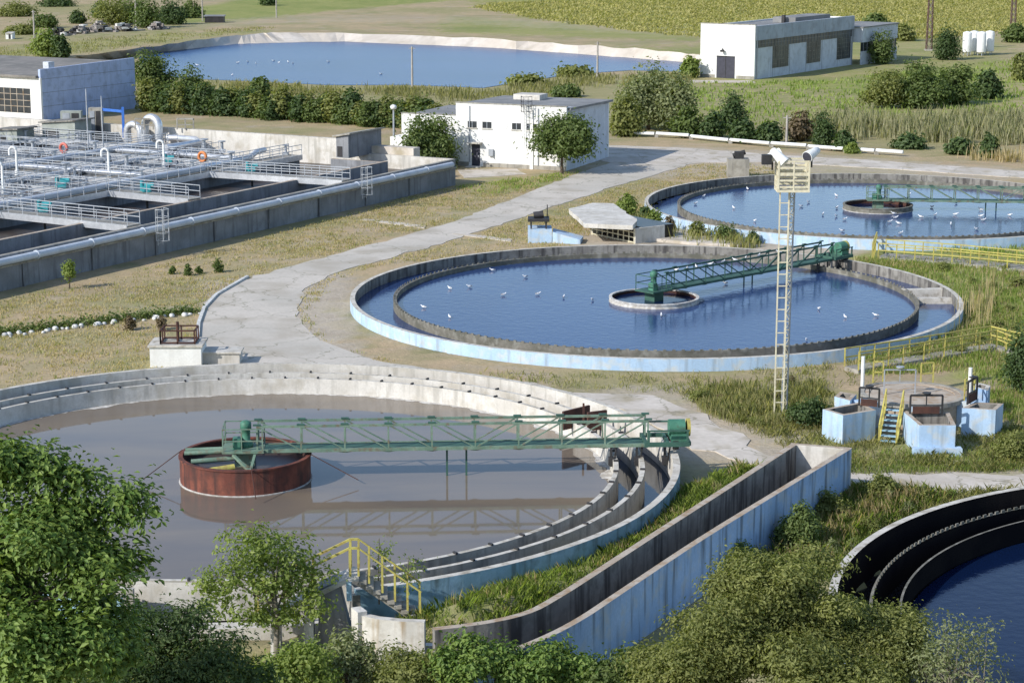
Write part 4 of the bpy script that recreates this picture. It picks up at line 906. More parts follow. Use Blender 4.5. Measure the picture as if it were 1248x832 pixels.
# ================================================================ floodlight mast
T0 = G(951, 511); e = empty('floodlight_mast', T0, 'tall floodlight mast with pale yellow ladder and slatted basket, between two tanks', 'light mast')
zp = ZZ(232, T0.y); zr = ZZ(196, T0.y)
pp = T0+Vector((.22,.35,0)); mb = MB(); cr4 = [(-.13,-.13),(.13,-.13),(.13,.13),(-.13,.13)]
for a, b in cr4: mb.bar(pp+Vector((a,b,-.2)), pp+Vector((a*.9+.12,b*.9,zp)), .055)
mb.build('lattice_legs', 'steel_grey', e); mb = MB(); nz = int(zp/.42)
for k in range(nz):
    z0, z1 = zp*k/nz, zp*(k+1)/nz; o0, o1 = Vector((.12*k/nz,0,z0)), Vector((.12*(k+1)/nz,0,z1))
    for i in range(4):
        a, b = Vector((*cr4[i],0))*.95, Vector((*cr4[(i+1)%4],0))*.95; mb.bar(pp+o0+a, pp+o0+b, .03)
        mb.bar(pp+o0+(a if k%2 else b), pp+o1+(b if k%2 else a), .026)
mb.build('lattice_bracing', 'cream_paint', e)
mb = MB(); ladder(mb, T0+Vector((-.1,0,0)), zp, (1,0), .46, .62, .07); mb.build('ladder', 'cream_paint', e)
c0 = T0+Vector((.30,.25,0)); hw, hd = .78, .62
mb = MB(); mb.box(c0+Vector((0,0,zp)), (hw*2+.1,hd*2+.1,.12)); mb.build('platform', 'cream_paint', e)
mb = MB()
cs = [(-hw,-hd),(hw,-hd),(hw,hd),(-hw,hd)]
for i, (a, b) in enumerate(cs):
    p = c0+Vector((a,b,zp)); q = c0+Vector((*cs[(i+1) % 4],zp)); mb.bar(p, p+Vector((0,0,zr-zp)), .09)
    for k, z in enumerate(np.linspace(.22, zr-zp, 5)): mb.bar(p+Vector((0,0,z)), q+Vector((0,0,z)), .05, .10 if k != 2 else .16)
    m_ = (p+q)/2; mb.bar(m_, m_+Vector((0,0,zr-zp)), .07)
mb.build('basket', 'cream_paint', e)
def lamp(c, d, mats):
    c = Vector(c); d = Vector(d).normalized(); mb = MB(); mb.tube([c-d*.55, c-d*.5, c-d*.1, c+d*.3, c+d*.45], [.1,.19,.24,.29,.30], 16); l = mb.build('floodlight', mats[0], e)
    f = MB(); f.tube([c+d*.452, c+d*.46], .27, 16); f.build('lens', mats[1], l)
    f = MB(); f.bar(c-Vector((0,0,.7)), c-Vector((0,0,.2)), .08); f.build('bracket', 'dark_metal', l)
lamp(c0+Vector((.95,-.2,zr+.35)), (-.65,-.7,-.3), ('white_paint','door_dark'))
lamp(c0+Vector((-.75,-.3,zr+.2)), (.5,-.3,-.5), ('white_paint','white_paint'))
lamp(c0+Vector((-1.0,.3,zr+.15)), (.8,.2,.3), ('white_paint','door_dark'))
mb = MB(); mb.box(c0+Vector((-1.35,-.1,zr+.05)), (.5,.4,.5)); mb.build('ballast_box', 'dark_metal', e)
# chambers of brick by the far tank rim
b = G(899, 216); e = empty('valve_chamber', b, 'pale concrete block with dark gear on the far tank rim, beside the floodlight basket', 'valve chamber')
mb = MB(); mb.box(b+Vector((0,0,.9)), (2.1,1.5,1.9)); mb.build('block', 'concrete', e); mb = MB(); mb.box(b+Vector((.1,0,2.2)), (.9,.7,.7)); mb.tube([b+Vector((-.5,0,2.1)), b+Vector((.7,0,2.5))], .25, 8); mb.build('gear', 'dark_metal', e)
# ================================================================ blue sluice chambers on the right
def openbox(name, label, cat, C, z1, mats, z0=-.2, th=.22, group=None, zin=.5, plinth=False):
    C = [Vector((p.x, p.y, 0)) for p in C]
    if sum(C[i].x*C[(i+1)%4].y-C[(i+1)%4].x*C[i].y for i in range(4)) < 0: C.reverse()
    m = sum(C, Vector())/len(C); e = empty(name, m, label, cat, group); I = []
    n = len(C)
    for i in range(n):
        d0 = (C[i]-C[i-1]).normalized(); d1 = (C[(i+1)%n]-C[i]).normalized(); n0 = Vector((-d0.y,d0.x,0)); n1 = Vector((-d1.y,d1.x,0))
        k = (n0+n1); I.append(C[i]+k*(th/max(.3, k.dot(n0))))
    mb = MB()
    for i in range(n):
        j = (i+1)%n; o0,o1,i0,i1 = C[i],C[j],I[i],I[j]; Z = lambda p,z: (p.x,p.y,z)
        mb.add([Z(o0,z0),Z(o1,z0),Z(o1,z1),Z(o0,z1)], [(0,1,2,3)], 0); mb.add([Z(o0,z1),Z(o1,z1),Z(i1,z1),Z(i0,z1)], [(0,1,2,3)], 1); mb.add([Z(i0,z1),Z(i1,z1),Z(i1,z0),Z(i0,z0)], [(0,1,2,3)], 2)
    mb.build('wall', mats, e)
    mb = MB(); mb.add([(p.x,p.y,zin) for p in I], [tuple(range(n))]); mb.build('chamber_water', 'sludge_and_shade', e)
    if plinth:
        mb = MB(); a, b = C[0], C[1]
        lo = sorted(range(n), key=lambda i: C[i].y)[:2]; a, b = C[lo[0]], C[lo[1]]; mb.bar(a+Vector((-.3,-.12,.2))if a.x<b.x else a+Vector((.3,-.12,.2)), b+Vector((.3,-.12,.2)) if a.x<b.x else b+Vector((-.3,-.12,.2)), .5, .4); mb.build('plinth', mats[0], e)
    return e
bm = ['blue_paint', 'coping', 'concrete_dark']; grp = 'sky blue sluice chambers'
openbox('sluice_chamber', 'sky blue open concrete chamber left of the yellow stair', 'sluice chamber', PX((1002.7,498.4),(1027.6,506),(1067.6,499.5),(1047,490), z=1.5), 1.5, bm, group=grp)
openbox('sluice_chamber', 'largest sky blue open concrete chamber, right of the yellow stair', 'sluice chamber', PX((1101,501.5),(1120.6,518),(1165,518),(1157,502), z=1.5), 1.5, bm, group=grp, plinth=True)
openbox('sluice_chamber', 'rightmost sky blue chamber with a white post on its back rim', 'sluice chamber', PX((1172.5,497),(1213.6,499.5),(1223,491.5),(1188,490), z=1.5), 1.5, bm, group=grp)
openbox('sluice_chamber', 'small saturated blue chamber behind the one with the white post', 'sluice chamber', PX((1184,471),(1204,476),(1207,469.5),(1192,466), z=1.45), 1.45, ['blue_wall','coping_pale','concrete_dark'], group=grp)
openbox('sluice_chamber', 'small half hidden blue chamber behind the dark bush by the mast', 'sluice chamber', PX((1017,483),(1036,488),(1044,480),(1024,477), z=1.45), 1.45, bm, group=grp)
hc = G(1112, 479, 1.4); e = empty('distribution_chamber', (hc.x, hc.y, 0), 'round low concrete distribution chamber in the middle of the blue boxes', 'distribution chamber')
mb = MB(); mb.lathe((hc.x,hc.y,0), [(2.55,-.2),(2.55,1.38),(2.2,1.4),(2.2,1.36),(0,1.36)], 40, smooth=False); mb.build('round_wall', 'coping', e)
mb = MB(); mb.ring((hc.x,hc.y,0), 2.5, 2.75, 1.2, 1.43, 48); mb.build('rim', 'concrete', e)
# channels from hub to the chambers
for p in ((1046,489),(1128,499),(1192,487)):
    mb = MB(); a, b = G(*p, 0), hc; a = G(p[0], p[1], 1.4); d = Vector((a.x-hc.x, a.y-hc.y, 0)); L_ = d.length; d.normalize()
    if L_ > 2.7: mb.bar(Vector((hc.x,hc.y,.6))+d*2.5, Vector((a.x,a.y,.6))-d*.1, 1.1, 1.5); mb.build('outlet_channel', 'blue_paint', e)
# yellow stair with teal treads
s0, s1 = G(1081.5, 541, 0), G(1090, 497, 1.5); e = empty('yellow_stair', s0, 'yellow steel stair with teal treads between two sky blue chambers', 'stair')
d = (s1-s0); dh = Vector((d.x,d.y,0)).normalized(); nn = Vector((dh.y,-dh.x,0)); w = .44
for s in (-1, 1):
    mb = MB(); mb.bar(s0+nn*w*s, s1+nn*w*s, .09, .2); mb.build('stringer', 'yellow_paint', e)
    mb = MB(); up = Vector((0,0,.95)); mb.bar(s0+nn*w*s+up, s1+nn*w*s+up, .07)
    for t in (0,.33,.66,1): q = s0.lerp(s1,t)+nn*w*s; mb.bar(q, q+up, .07)
    mb.build('handrail', 'yellow_paint', e)
for k in range(7):
    t = (k+.6)/7; mb = MB(); mb.box(s0.lerp(s1,t), (.25,.8,.05), d=dh); mb.build('tread', 'teal_wall', e)
# gate frames
def gate(pl, pr_, z, h, label, plate=True, mat='dark_metal', w=.09):
    a, b = G(*pl, z), G(*pr_, z); e = empty('sluice_gate', (a+b)/2, label, 'sluice gate', 'iron sluice gates'); up = Vector((0,0,h))
    mb = MB(); mb.bar(a, a+up, w); mb.bar(b, b+up, w); mb.bar(a+up, b+up, w); mb.bar((a+b)/2+up*.5, (a+b)/2+up*1.12, w*.6); mb.bar(a+up*.45, b+up*.45, w*.7); mb.build('frame', mat, e)
    if plate: mb = MB(); mb.bar(a*.92+b*.08+up*.2, b*.92+a*.08+up*.2, .05, h*.38); mb.build('gate_plate', 'rust_dark', e)
    mb = MB(); m_ = (a+b)/2+up*1.1; mb.tube([m_, m_+Vector((0,0,.05))], .22, 12); mb.build('hand_wheel', mat, e)
    return e
gate((1047,494),(1071,496), 1.5, .95, 'dark iron sluice gate on the left sky blue chamber')
gate((1109,504),(1148,504), 1.5, .95, 'wide black sluice gate frame on the largest sky blue chamber')
gate((1179,493),(1190,487), 1.5, 1.2, 'narrow black sluice gate beside the white post')
gate((1077,480),(1115,480), 1.4, 1.3, 'thin grey gate frame standing on the round distribution chamber', False, 'steel_grey', .06)
for px, py, h, l in ((1051,470,1.6,'white post at the back of the round distribution chamber, left side'),(1181,492,1.9,'white post on the rim of the rightmost blue chamber')):
    b = G(px,py,1.4); mb = MB(); mb.tube([b-Vector((0,0,1.4)), b+Vector((0,0,h))], .1, 10); tag(mb.build('post', 'white_paint'), l, 'post')
for (a, b), l in ((((1064,466),(1076,466)),'small yellow rail frame at the left of the round distribution chamber'),(((1122,468),(1137,467)),'tall yellow rail frame behind the round distribution chamber'),(((1175,489),(1187,480)),'yellow rail frame beside the white post on the right blue chamber')):
    mb = MB(); rail(mb, [G(*a,1.3), G(*b,1.3)], h=1.15, step=.65, r=.07, levels=(1.,.5)); tag(mb.build('guard_rail', 'yellow_paint'), l, 'railing')
# yellow walkway ramp behind the chambers
def railed(name, label, P, W, zd, mat='yellow_paint', h=1.05, deck='concrete', step=1.35, r=.075):
    P = [Vector(p) for p in P]; e = empty(name, P[0], label, 'walkway'); Q = []
    for i, p in enumerate(P):
        d = (P[min(i+1,len(P)-1)]-P[max(i-1,0)]); d.z = 0; d.normalize(); Q.append(p+Vector((-d.y,d.x,0))*W)
    up = Vector((0,0,zd)); mb = MB()
    for i in range(len(P)-1): mb.hexa([P[i]+up*.0-Vector((0,0,.1)), P[i+1]-Vector((0,0,.1)), Q[i+1]-Vector((0,0,.1)), Q[i]-Vector((0,0,.1))], [P[i]+up, P[i+1]+up, Q[i+1]+up, Q[i]+up])
    mb.build('deck', deck, e)
    for R_ in (P, Q): rail(MB(), [p+up for p in R_], h, step, r, (1.,.5)).build('railing', mat, e)
    return e
railed('railed_walkway', 'yellow railed walkway rising to the right behind the blue chambers, bent at its end', PX((1046,456),(1100,447.5),(1150,439.5),(1214,428),(1238,438)), 1.2, .25)
railed('railed_walkway', 'yellow railed walkway between the two rear tanks, running to the right picture edge', PX((1070,317),(1160,324),(1250,333),(1330,341)), 2.0, .25)
mb = MB(); rail(mb, [G(1063,317,0), G(1068,303,0)], h=1.3, step=.7, r=.09); tag(mb.build('guard_rail', 'yellow_paint'), 'short yellow rail closing the left end of the walkway between the rear tanks', 'railing')
# ================================================================ footbridge over the flume end
zl = 2.9; pk = G(437, 702, zl); dx = Vector((1, .06, 0)).normalized(); dy = Vector((-dx.y, dx.x, 0))
e = empty('footbridge', (pk.x-.5, pk.y+.5, 0), 'small concrete footbridge with yellow railings and steps, behind the small foreground tree', 'footbridge')
def FB(a, c, z): return pk+dx*a+dy*c+Vector((0,0,z-zl))
W = 1.15
mb = MB(); mb.hexa([FB(-.3,0,zl-.18),FB(0,0,zl-.18),FB(0,W,zl-.18),FB(-.3,W,zl-.18)], [FB(-.3,0,zl),FB(0,0,zl),FB(0,W,zl),FB(-.3,W,zl)]); mb.build('landing', 'concrete_pale', e)
n, run, rise = 9, .25, .19
mb = MB()
for k in range(n):
    z = zl-rise*(k+1); mb.hexa([FB(run*k+.005,0,z-.13),FB(run*(k+1)+.03,0,z-.13),FB(run*(k+1)+.03,W,z-.13),FB(run*k+.005,W,z-.13)], [FB(run*k+.005,0,z),FB(run*(k+1)+.03,0,z),FB(run*(k+1)+.03,W,z),FB(run*k+.005,W,z)])
mb.bar(FB(0,.2,zl-.3), FB(n*run,.2,zl-rise*n-.2), .12, .2); mb.bar(FB(0,W-.2,zl-.3), FB(n*run,W-.2,zl-rise*n-.2), .12, .2)
mb.build('steps', 'concrete', e)
mb = MB(); n2, run2, rise2 = 10, .34, .165
mb.hexa([FB(-.3-n2*run2,0,zl-rise2*n2-.2),FB(-.305,0,zl-.2),FB(-.305,W,zl-.2),FB(-.3-n2*run2,W,zl-rise2*n2-.2)], [FB(-.3-n2*run2,0,zl-rise2*n2),FB(-.305,0,zl-.02),FB(-.305,W,zl-.02),FB(-.3-n2*run2,W,zl-rise2*n2)])
mb.build('ramp', 'concrete_pale', e)
zrt = zl-rise*n
for c in (.04, W-.04):
    mb = MB(); up = Vector((0,0,1.05))
    mb.bar(FB(0,c,zl)+up, FB(n*run,c,zrt)+up, .06); 
    for k in (0,1.5,3.4,5.2,7.,8.8): t = k*run; q = FB(t,c,zl-rise*k); mb.bar(q, q+up*(1 if k else 1.0), .075)
    mb.bar(FB(0,c,zl)+up, FB(-.3,c,zl)+up, .08); mb.bar(FB(-.3,c,zl)+up, FB(-.3-n2*run2,c,zl-rise2*n2)+up, .08)
    for k in (0,4,7,10): q = FB(-.3-k*run2,c,zl-rise2*k); mb.bar(q, q+up, .09)
    mb.build('railing', 'yellow_paint', e)
mb = MB(); mb.hexa([FB(-1.5,.1,-.2),FB(-.1,.1,-.2),FB(-.1,W-.1,-.2),FB(-1.5,W-.1,-.2)], [FB(-1.45,.1,zl-.5),FB(-.75,.1,zl-.19),FB(-.75,W-.1,zl-.19),FB(-1.45,W-.1,zl-.5)]); mb.build('pier', 'concrete_grey', e)
for a in (-1.9, -3.1):
    mb = MB(); z = zl-.5-(-a-.3)*.485; mb.hexa([FB(a-.1,-.5,-.2),FB(a+.25,-.5,-.2),FB(a+.25,W-.1,-.2),FB(a-.1,W-.1,-.2)], [FB(a-.1,.15,z),FB(a+.25,.15,z),FB(a+.25,W-.1,z),FB(a-.1,W-.1,z)]); mb.build('buttress', 'concrete_pale', e)
mb = MB(); mb.bar(FB(-.35,.02,2.0), FB(-.35,.02,zl-.2), .18); mb.build('drain_pipe', 'teal_wall', e)
# ================================================================ small chambers
b = G(652, 297, 0); e = empty('inspection_chamber', b, 'small light blue inspection chamber with an iron lifting frame behind the middle tank', 'chamber')
mb = MB(); mb.box(b+Vector((.4,1.4,.5)), (1.9,2.2,1.2)); mb.build('block', 'blue_paint', e); mb = MB(); mb.hexa([b+Vector(v) for v in ((1.4,.3,-.1),(3.6,-.3,-.1),(3.9,1.6,-.1),(1.5,2.2,-.1))], [b+Vector(v) for v in ((1.4,.3,.9),(3.6,-.3,.35),(3.9,1.6,.35),(1.5,2.2,.9))]); mb.build('sloping_slab', 'blue_paint', e)
mb = MB()
for x in (-.3, .9):
    for y in (.6, 1.9): mb.bar(b+Vector((x,y,1.1)), b+Vector((x,y,1.75)), .12)
mb.box(b+Vector((.3,1.2,1.8)), (1.7,1.6,.22)); mb.tube([b+Vector((-.1,1.2,2.1)), b+Vector((.7,1.2,2.2))], .28, 10); mb.bar(b+Vector((1.0,1.6,1.9)), b+Vector((1.0,1.6,2.9)), .08); mb.build('lifting_frame', 'dark_metal', e)
# slab with a barred opening
q0, q1 = G(721,286,0), G(773,297,0); e = empty('intake_chamber', (q0+q1)/2, 'pale concrete slab over a dark opening barred with a pale yellow grid', 'intake chamber')
d = (q1-q0).normalized(); nb = Vector((-d.y,d.x,0)); Ln = (q1-q0).length
mb = MB(); zt_ = 1.25; top = [tuple(p[:2]) for p in PX((693,255),(722,248),(748,248.5),(777,269),(771,275.5),(712,273), z=1.55)]; mb.prism(rough_edge(top, .9, .05), zt_, 1.6); mb.build('roof_slab', 'concrete_pale', e)
mb = MB(); mb.hexa([q0+nb*.8, q1+nb*.8, q1+nb*4, q0+nb*4], [p+Vector((0,0,zt_)) for p in (q0+nb*.8, q1+nb*.8, q1+nb*4, q0+nb*4)]); mb.build('shade_block', 'sludge_and_shade', e)  # solid dark block painted for the shade behind the grid
mb = MB()
for k in range(9): p = q0.lerp(q1,k/8); mb.bar(p, p+Vector((0,0,1.22)), .09)
for z in (.1,.5,.9,1.2): mb.bar(q0+Vector((0,0,z)), q1+Vector((0,0,z)), .08)
mb.build('grid', 'cream_paint', e)
mb = MB(); mb.wall([tuple(p[:2]) for p in (q1+d*.15, q1+d*.15+nb*3.)], .25, -.1, 1.24); mb.build('cheek_wall', 'concrete_pale', e); mb = MB(); mb.wall([tuple(p[:2]) for p in (q0-d*.1+nb*3, q0-d*.1)], .25, -.1, 1.24); mb.build('cheek_wall', 'concrete_pale', e)
mb = MB(); mb.prism(rough_edge([tuple(p[:2]) for p in PX((775,292),(778,279),(800,277),(880,290),(925,296),(900,301),(840,298))], 1., .15), -.1, .22); o = mb.build('paving', 'path_pale'); o['kind'] = 'structure'
# white chamber behind tank A
b = G(214, 448, 0); e = empty('inspection_chamber', b, 'white inspection chamber with a rail frame on top behind the brown sludge tank', 'chamber')
mb = MB(); mb.box(b+Vector((0,1.2,.55)), (3.,2.2,1.3)); mb.build('block', 'plaster_white', e); mb = MB(); mb.box(b+Vector((0,1.2,1.26)), (3.2,2.4,.12)); mb.build('cover_slab', 'coping_pale', e)
mb = MB()
cs = [(-.9,.4),(1.1,.4),(1.1,1.9),(-.9,1.9)]; rail(mb, [b+Vector((*c,1.32)) for c in cs+cs[:1]], .8, 1., .08, (1.,.1)); mb.tube([b+Vector((0,1.2,1.3)), b+Vector((0,1.2,2.5))], .09, 8); mb.build('rail_frame', 'rust_dark', e)
mb = MB(); b2 = G(258,446,0); mb.box(b2+Vector((.3,1.,.3)), (2.6,1.4,.8)); mb.box(b2+Vector((.3,1.,.74)), (2.8,1.6,.1)); tag(mb.build('low_wall', 'concrete_pale'), 'low pale concrete block right of the white inspection chamber', 'concrete block')
# ================================================================ white pipeline along the road
pl = [(752,166),(800,167.5),(842,170),(890,175),(940,179.5),(985,182.5),(1030,185.5),(1068,188.5),(1103,191)]
e = empty('pipeline', G(930,180), 'long white pipeline on low supports behind the pale road', 'pipeline')
for i in range(len(pl)-1):
    a, b = G(*pl[i]), G(*pl[i+1]); dz = Vector((0,0,.42+.05*math.sin(i*2.1))); mb = MB(); mb.tube([a+dz, b+dz-(b-a).normalized()*.25], .2, 10); mb.build('pipe_section', 'white_paint', e)
    mb = MB(); mb.box(a+Vector((0,0,.15)), (.4,.5,.5)); mb.build('support', 'concrete', e)
# ================================================================ poles
def pole(px, py, ptop, r, label, mat='wood_pole', globe=False, arms=False):
    b = G(px, py); h = ZZ(ptop, b.y); e = empty('utility_pole', b, label, 'pole'); mb = MB(); mb.tube([b-Vector((0,0,.2)), b+Vector((0,0,h))], [r, r*.75], 8); mb.build('pole', mat, e)
    if globe: mb = MB(); c = b+Vector((0,0,h)); mb.lathe(c, [(.0,0),(.3,.1),(.38,.3),(.3,.52),(0,.62)], 14); mb.build('lamp_globe', 'white_paint', e)
    else:
        mb = MB(); c = b+Vector((0,0,h-.25)); mb.bar(c-Vector((.45,0,0)), c+Vector((.45,0,0)), .1); mb.build('crossarm', mat, e)
    return e
pole(480,168,134,.13,'lamp post with a pale globe beside the white flat roofed building','steel_grey',True)
pole(502.5,107,57,.17,'leaning pale utility pole in front of the middle of the pond')
pole(728,97,51,.17,'pale utility pole at the right end of the pond')
pole(958.5,178,141,.16,'short pale post by the white pipeline')
pole(42,46,13,.2,'pale utility pole at the top left by the junk heaps')
pole(166,31,-12,.2,'greenish utility pole rising among the top left trees')
pole(247,26,-6,.17,'pale utility pole beside the dark shed at the top')
pole(337,22,-6,.17,'pale utility pole on the green field at the top, next to a round bush')
for px, py, l in ((1132,62,'rusty lattice pylon behind the warehouse annex'),(1234,42,'rusty lattice pylon at the top right corner')):
    b = G(px,py); e = empty('lattice_pylon', b, l, 'pylon'); h = ZZ(-40, b.y); mb = MB()
    for a, c in ((-1,-1),(1,-1),(1,1),(-1,1)): mb.bar(b+Vector((a*.5,c*.5,-.1)), b+Vector((a*.3,c*.3,h)), .13)
    mb.build('leg_frame', 'rust_dark', e); mb = MB(); n = 12
    for k in range(n):
        z0, z1 = h*k/n, h*(k+1)/n; w0, w1 = .5-.2*k/n, .5-.2*(k+1)/n
        for a, c, a2, c2 in ((-1,-1,1,-1),(1,-1,1,1),(1,1,-1,1),(-1,1,-1,-1)): mb.bar(b+Vector((a*w0,c*w0,z0)), b+Vector((a2*w1,c2*w1,z1)), .08); mb.bar(b+Vector((a2*w0,c2*w0,z0)), b+Vector((a*w1,c*w1,z1)), .08)
    mb.build('bracing', 'bark_pale', e)
    mb = MB(); mb.box(b+Vector((0,0,.1)), (1.5,1.5,.4)); mb.build('footing', 'concrete', e)
# ================================================================ junk heaps, huts at the top left
rj = np.random.default_rng(11)
for px, py, wpx, hpx, l in ((70,43,38,11,'grey junk heap nearest the yellowish tree at the top left'),(98,41,26,13,'junk heap with a reddish tarp in the row at the top left'),(122,39,34,16,'largest pale junk heap under a whitish sheet at the top left'),(152,38,34,12,'dark junk heap beside the greenish utility pole'),(192,36,18,11,'small pinkish junk heap at the right end of the row')):
    b = G(px, py); s = ppm(b.y); w, h = wpx/s, hpx/s; e = empty('junk_heap', b, l, 'junk heap', 'junk heaps beyond the pond')
    for part, cnt, mat in (('rubble', 26, 'debris'), ('scrap', 16, 'dark_metal'), ('sheeting', 7, 'stone_white')):
        mb = MB()
        for k in range(cnt):
            x = rj.normal()*w*.24; y = rj.normal()*1.2; zz = max(.1, h*.75*math.exp(-(x/(w*.33))**2)*rj.uniform(.1,1.1)); a = rj.uniform(0,3.1)
            mb.box(b+Vector((x,y,zz)), (rj.uniform(.5,1.8), rj.uniform(.4,1.2), rj.uniform(.15,.7)), d=(math.cos(a), math.sin(a)))
        mb.build(part, mat, e)
def hut(px, py, wpx, hpx, label, wall, roof):
    b = G(px,py); s = ppm(b.y); w, h = wpx/s, hpx/s; e = empty('hut', b, label, 'hut'); mb = MB(); mb.box(b+Vector((0,1.2,h*.42)), (w,2.4,h*.84)); mb.build('wall', wall, e)
    mb = MB(); mb.hexa([b+Vector(v) for v in ((-w*.55,-.2,h*.84),(w*.55,-.2,h*.84),(w*.55,2.6,h*.9),(-w*.55,2.6,h*.9))], [b+Vector(v) for v in ((-w*.55,-.2,h*.92),(w*.55,-.2,h*.92),(w*.55,2.6,h),(-w*.55,2.6,h))]); mb.build('roof', roof, e)
    mb = MB(); mb.box(b+Vector((w*.1,-.02,h*.4)), (w*.3,.05,h*.7)); mb.build('door', 'dark_metal', e)
hut(261,28,23,9,'dark low shed on the strip beyond the pond','dark_metal','concrete_grey')
hut(11,48,8,8,'tiny white hut at the top left edge','white_paint','concrete_pale')
# ================================================================ gulls
def gull_mesh():
    sec = [(-.30,.10,.012,.05),(-.22,.10,.03,.06),(-.10,.10,.075,.09),(.02,.11,.09,.10),(.12,.13,.07,.075),(.17,.20,.048,.05),(.21,.24,.05,.05),(.25,.24,.035,.032),(.29,.23,.012,.01),(.33,.222,.004,.004)]
    mb = MB(); n = 10; vs = []
    for x, z, ry, rz in sec: vs += [(x, ry*math.cos(2*math.pi*k/n), z+rz*math.sin(2*math.pi*k/n)) for k in range(n)]
    mb.add(vs, [(i*n+k, i*n+(k+1)%n, (i+1)*n+(k+1)%n, (i+1)*n+k) for i in range(len(sec)-1) for k in range(n)], 0, True)
    for s in (-1,1): mb.add([(.08,.07*s,.17),(-.1,.10*s,.18),(-.32,.03*s,.16),(-.12,.06*s,.10)], [(0,1,2,3)], 1)
    return mb
gm = gull_mesh().build('gull', ['gull_white','concrete_grey'], local=True)
first = [gm]
def gull(p, label, group, s=1.):
    o = gm if first else gm.copy()
    if first: first.clear()
    else: COL.objects.link(o)
    o.location = p; o.rotation_euler.z = random.uniform(0,6.28); o.scale = (s,)*3; tag(o, label, 'gull', group); return o
for px, py in ((1019,239),(1020,254),(1019,264),(1030,268),(1026,282),(1085,258),(1085,271),(1089,261),(1092,266),(1095,273),(1098,285),(1108,238),(1122,265),(1136,253),(1140,263),(1159,274),(1165,248),(1165,262),(1190,280),(1195,256),(1196,264),(1199,269),(1231,263),(911,231),(858,240),(848,249),(894,254),(920,270),(1003,262),(976,252),(985,247)):
    p = G(px,py,.32); 
    if math.hypot(p.x-CC[0], p.y-CC[1]) < 16.5: gull(p, 'white gull floating on the farthest blue tank', 'gulls on the farthest tank', .85)
for px, py in ((503,338),(548,352),(572,350),(614,360),(656,359),(687,363),(722,366),(516,375),(548,387),(884,346),(1067,385),(1030,387),(998,377),(983,415),(806,385),(640,338),(600,330)):
    p = G(px,py,.27)
    if math.hypot(p.x-CB[0], p.y-CB[1]) < 16.5: gull(p, 'white gull floating on the middle blue tank', 'gulls on the middle tank', .75)
dB = Vector((math.cos(angB), math.sin(angB), 0)); nB = Vector((-dB.y,dB.x,0))
for s in (1.6,2.7,3.6,5.1,6.4,7.6,8.8,10.2,12.4): gull(Vector((*CB,0.98+1.22))+dB*s-nB*.55, 'white gull perched on the rail of the middle bridge', 'gulls on the middle bridge rail', .7)
for px, py in ((290,77),(302,76),(312,78),(333,75),(340,77),(351,76),(357,78),(400,76),(464,91),(240,80),(283,92)): gull(G(px,py,.05), 'tiny white gull floating on the pond', 'gulls on the pond', 1.)
# ================================================================ vegetation
rv = np.random.default_rng(21)
def bush(px, py, wpx, hpx, mat, label, cat='bush', name='bush', n=700, leaf=None, nl=5, group=None, k=9, seed=0, tall=False, depthk=.8, shell=.45):
    b = G(px, py); s = ppm(b.y); w, h = wpx/s, hpx/s/.985; rng = np.random.default_rng(seed+int(px*7+py*13))
    lob = []
    zb = .30 if tall else .0
    for i in range(nl):
        a = 2*math.pi*i/nl+rng.uniform(-.5,.5); rr = rng.uniform(.12,.3)
        hh = rng.uniform(.5,.8)*h
        lob.append((math.cos(a)*rr*w, math.sin(a)*rr*w*depthk, zb*h+hh*(1-zb)*.5, w*rng.uniform(.2,.32), w*rng.uniform(.2,.32)*depthk, hh*(1-zb)*.5))
    lob.append((0,0,h*(zb+(1-zb)*.53), w*.34, w*.34*depthk, h*(1-zb)*.47))
    if n >= 1400 and 'hedge' not in name and 'hedge' not in label: lob = lumps(lob, 6, .4, rng)
    leaf = leaf or max(.16, min(.7, 5./s)); cr = max(w, h)*.17; n = int(n*2.5)
    return tree(name, label, cat, b, lob, max(20, n//k), k, cr, leaf, mat, (h*(.55 if tall else .4), max(.05, h*.022)), seed=int(px*3+py), shell=shell, nl=5, stems=1 if tall else 3, group=group, aspect=.6)
# round trees by the white building
bush(524,205,76,72,'leaf_mid','round dark tree covering the left part of the white flat roofed building','tree','broadleaf_tree',3900,.34,6,tall=False,k=10)
bush(685,212,80,76,'leaf_mid','round dark tree with forked trunk at the right corner of the white building','tree','broadleaf_tree',4200,.34,6,tall=True,k=10)
# hedge row
hb = [bush(180,136,34,40,'leaf_olive','dark green leafy shrub in the long hedge row behind the basins','shrub','hedge_shrub',900,.42,5,'shrubs of the hedge row'),
      bush(214,138,34,36,'leaf_mid','dark green leafy shrub in the long hedge row behind the basins','shrub','hedge_shrub',900,.42,5,'shrubs of the hedge row', seed=3),
      bush(250,140,34,38,'leaf_dark','dark green leafy shrub in the long hedge row behind the basins','shrub','hedge_shrub',900,.42,5,'shrubs of the hedge row', seed=5)]
for i, px in enumerate(np.arange(188, 548, 10.5)):
    o = copy_tree(hb[i % 3]); py = 134+(px-175)*.068+rv.uniform(-1.5,1.5); o.location = G(px, py); f = rv.uniform(.85,1.15); o.scale = (f*1.1, f, f*rv.uniform(.74,1.0)); o.rotation_euler.z = rv.uniform(0,6.28)
bush(187,119,58,72,'leaf_mid','tall dark tree right of the blue grey hall','tree','broadleaf_tree',2200,.4,6,k=10)
bush(233,128,38,48,'leaf_mid','rounded tree rising above the hedge row by the pond','tree','broadleaf_tree',1300,.38,5)
bush(318,118,26,24,'leaf_mid','bushy tip rising above the middle of the hedge row'); bush(150,100,30,22,'leaf_lime','low bright bush by the roof edge of the blue grey hall')
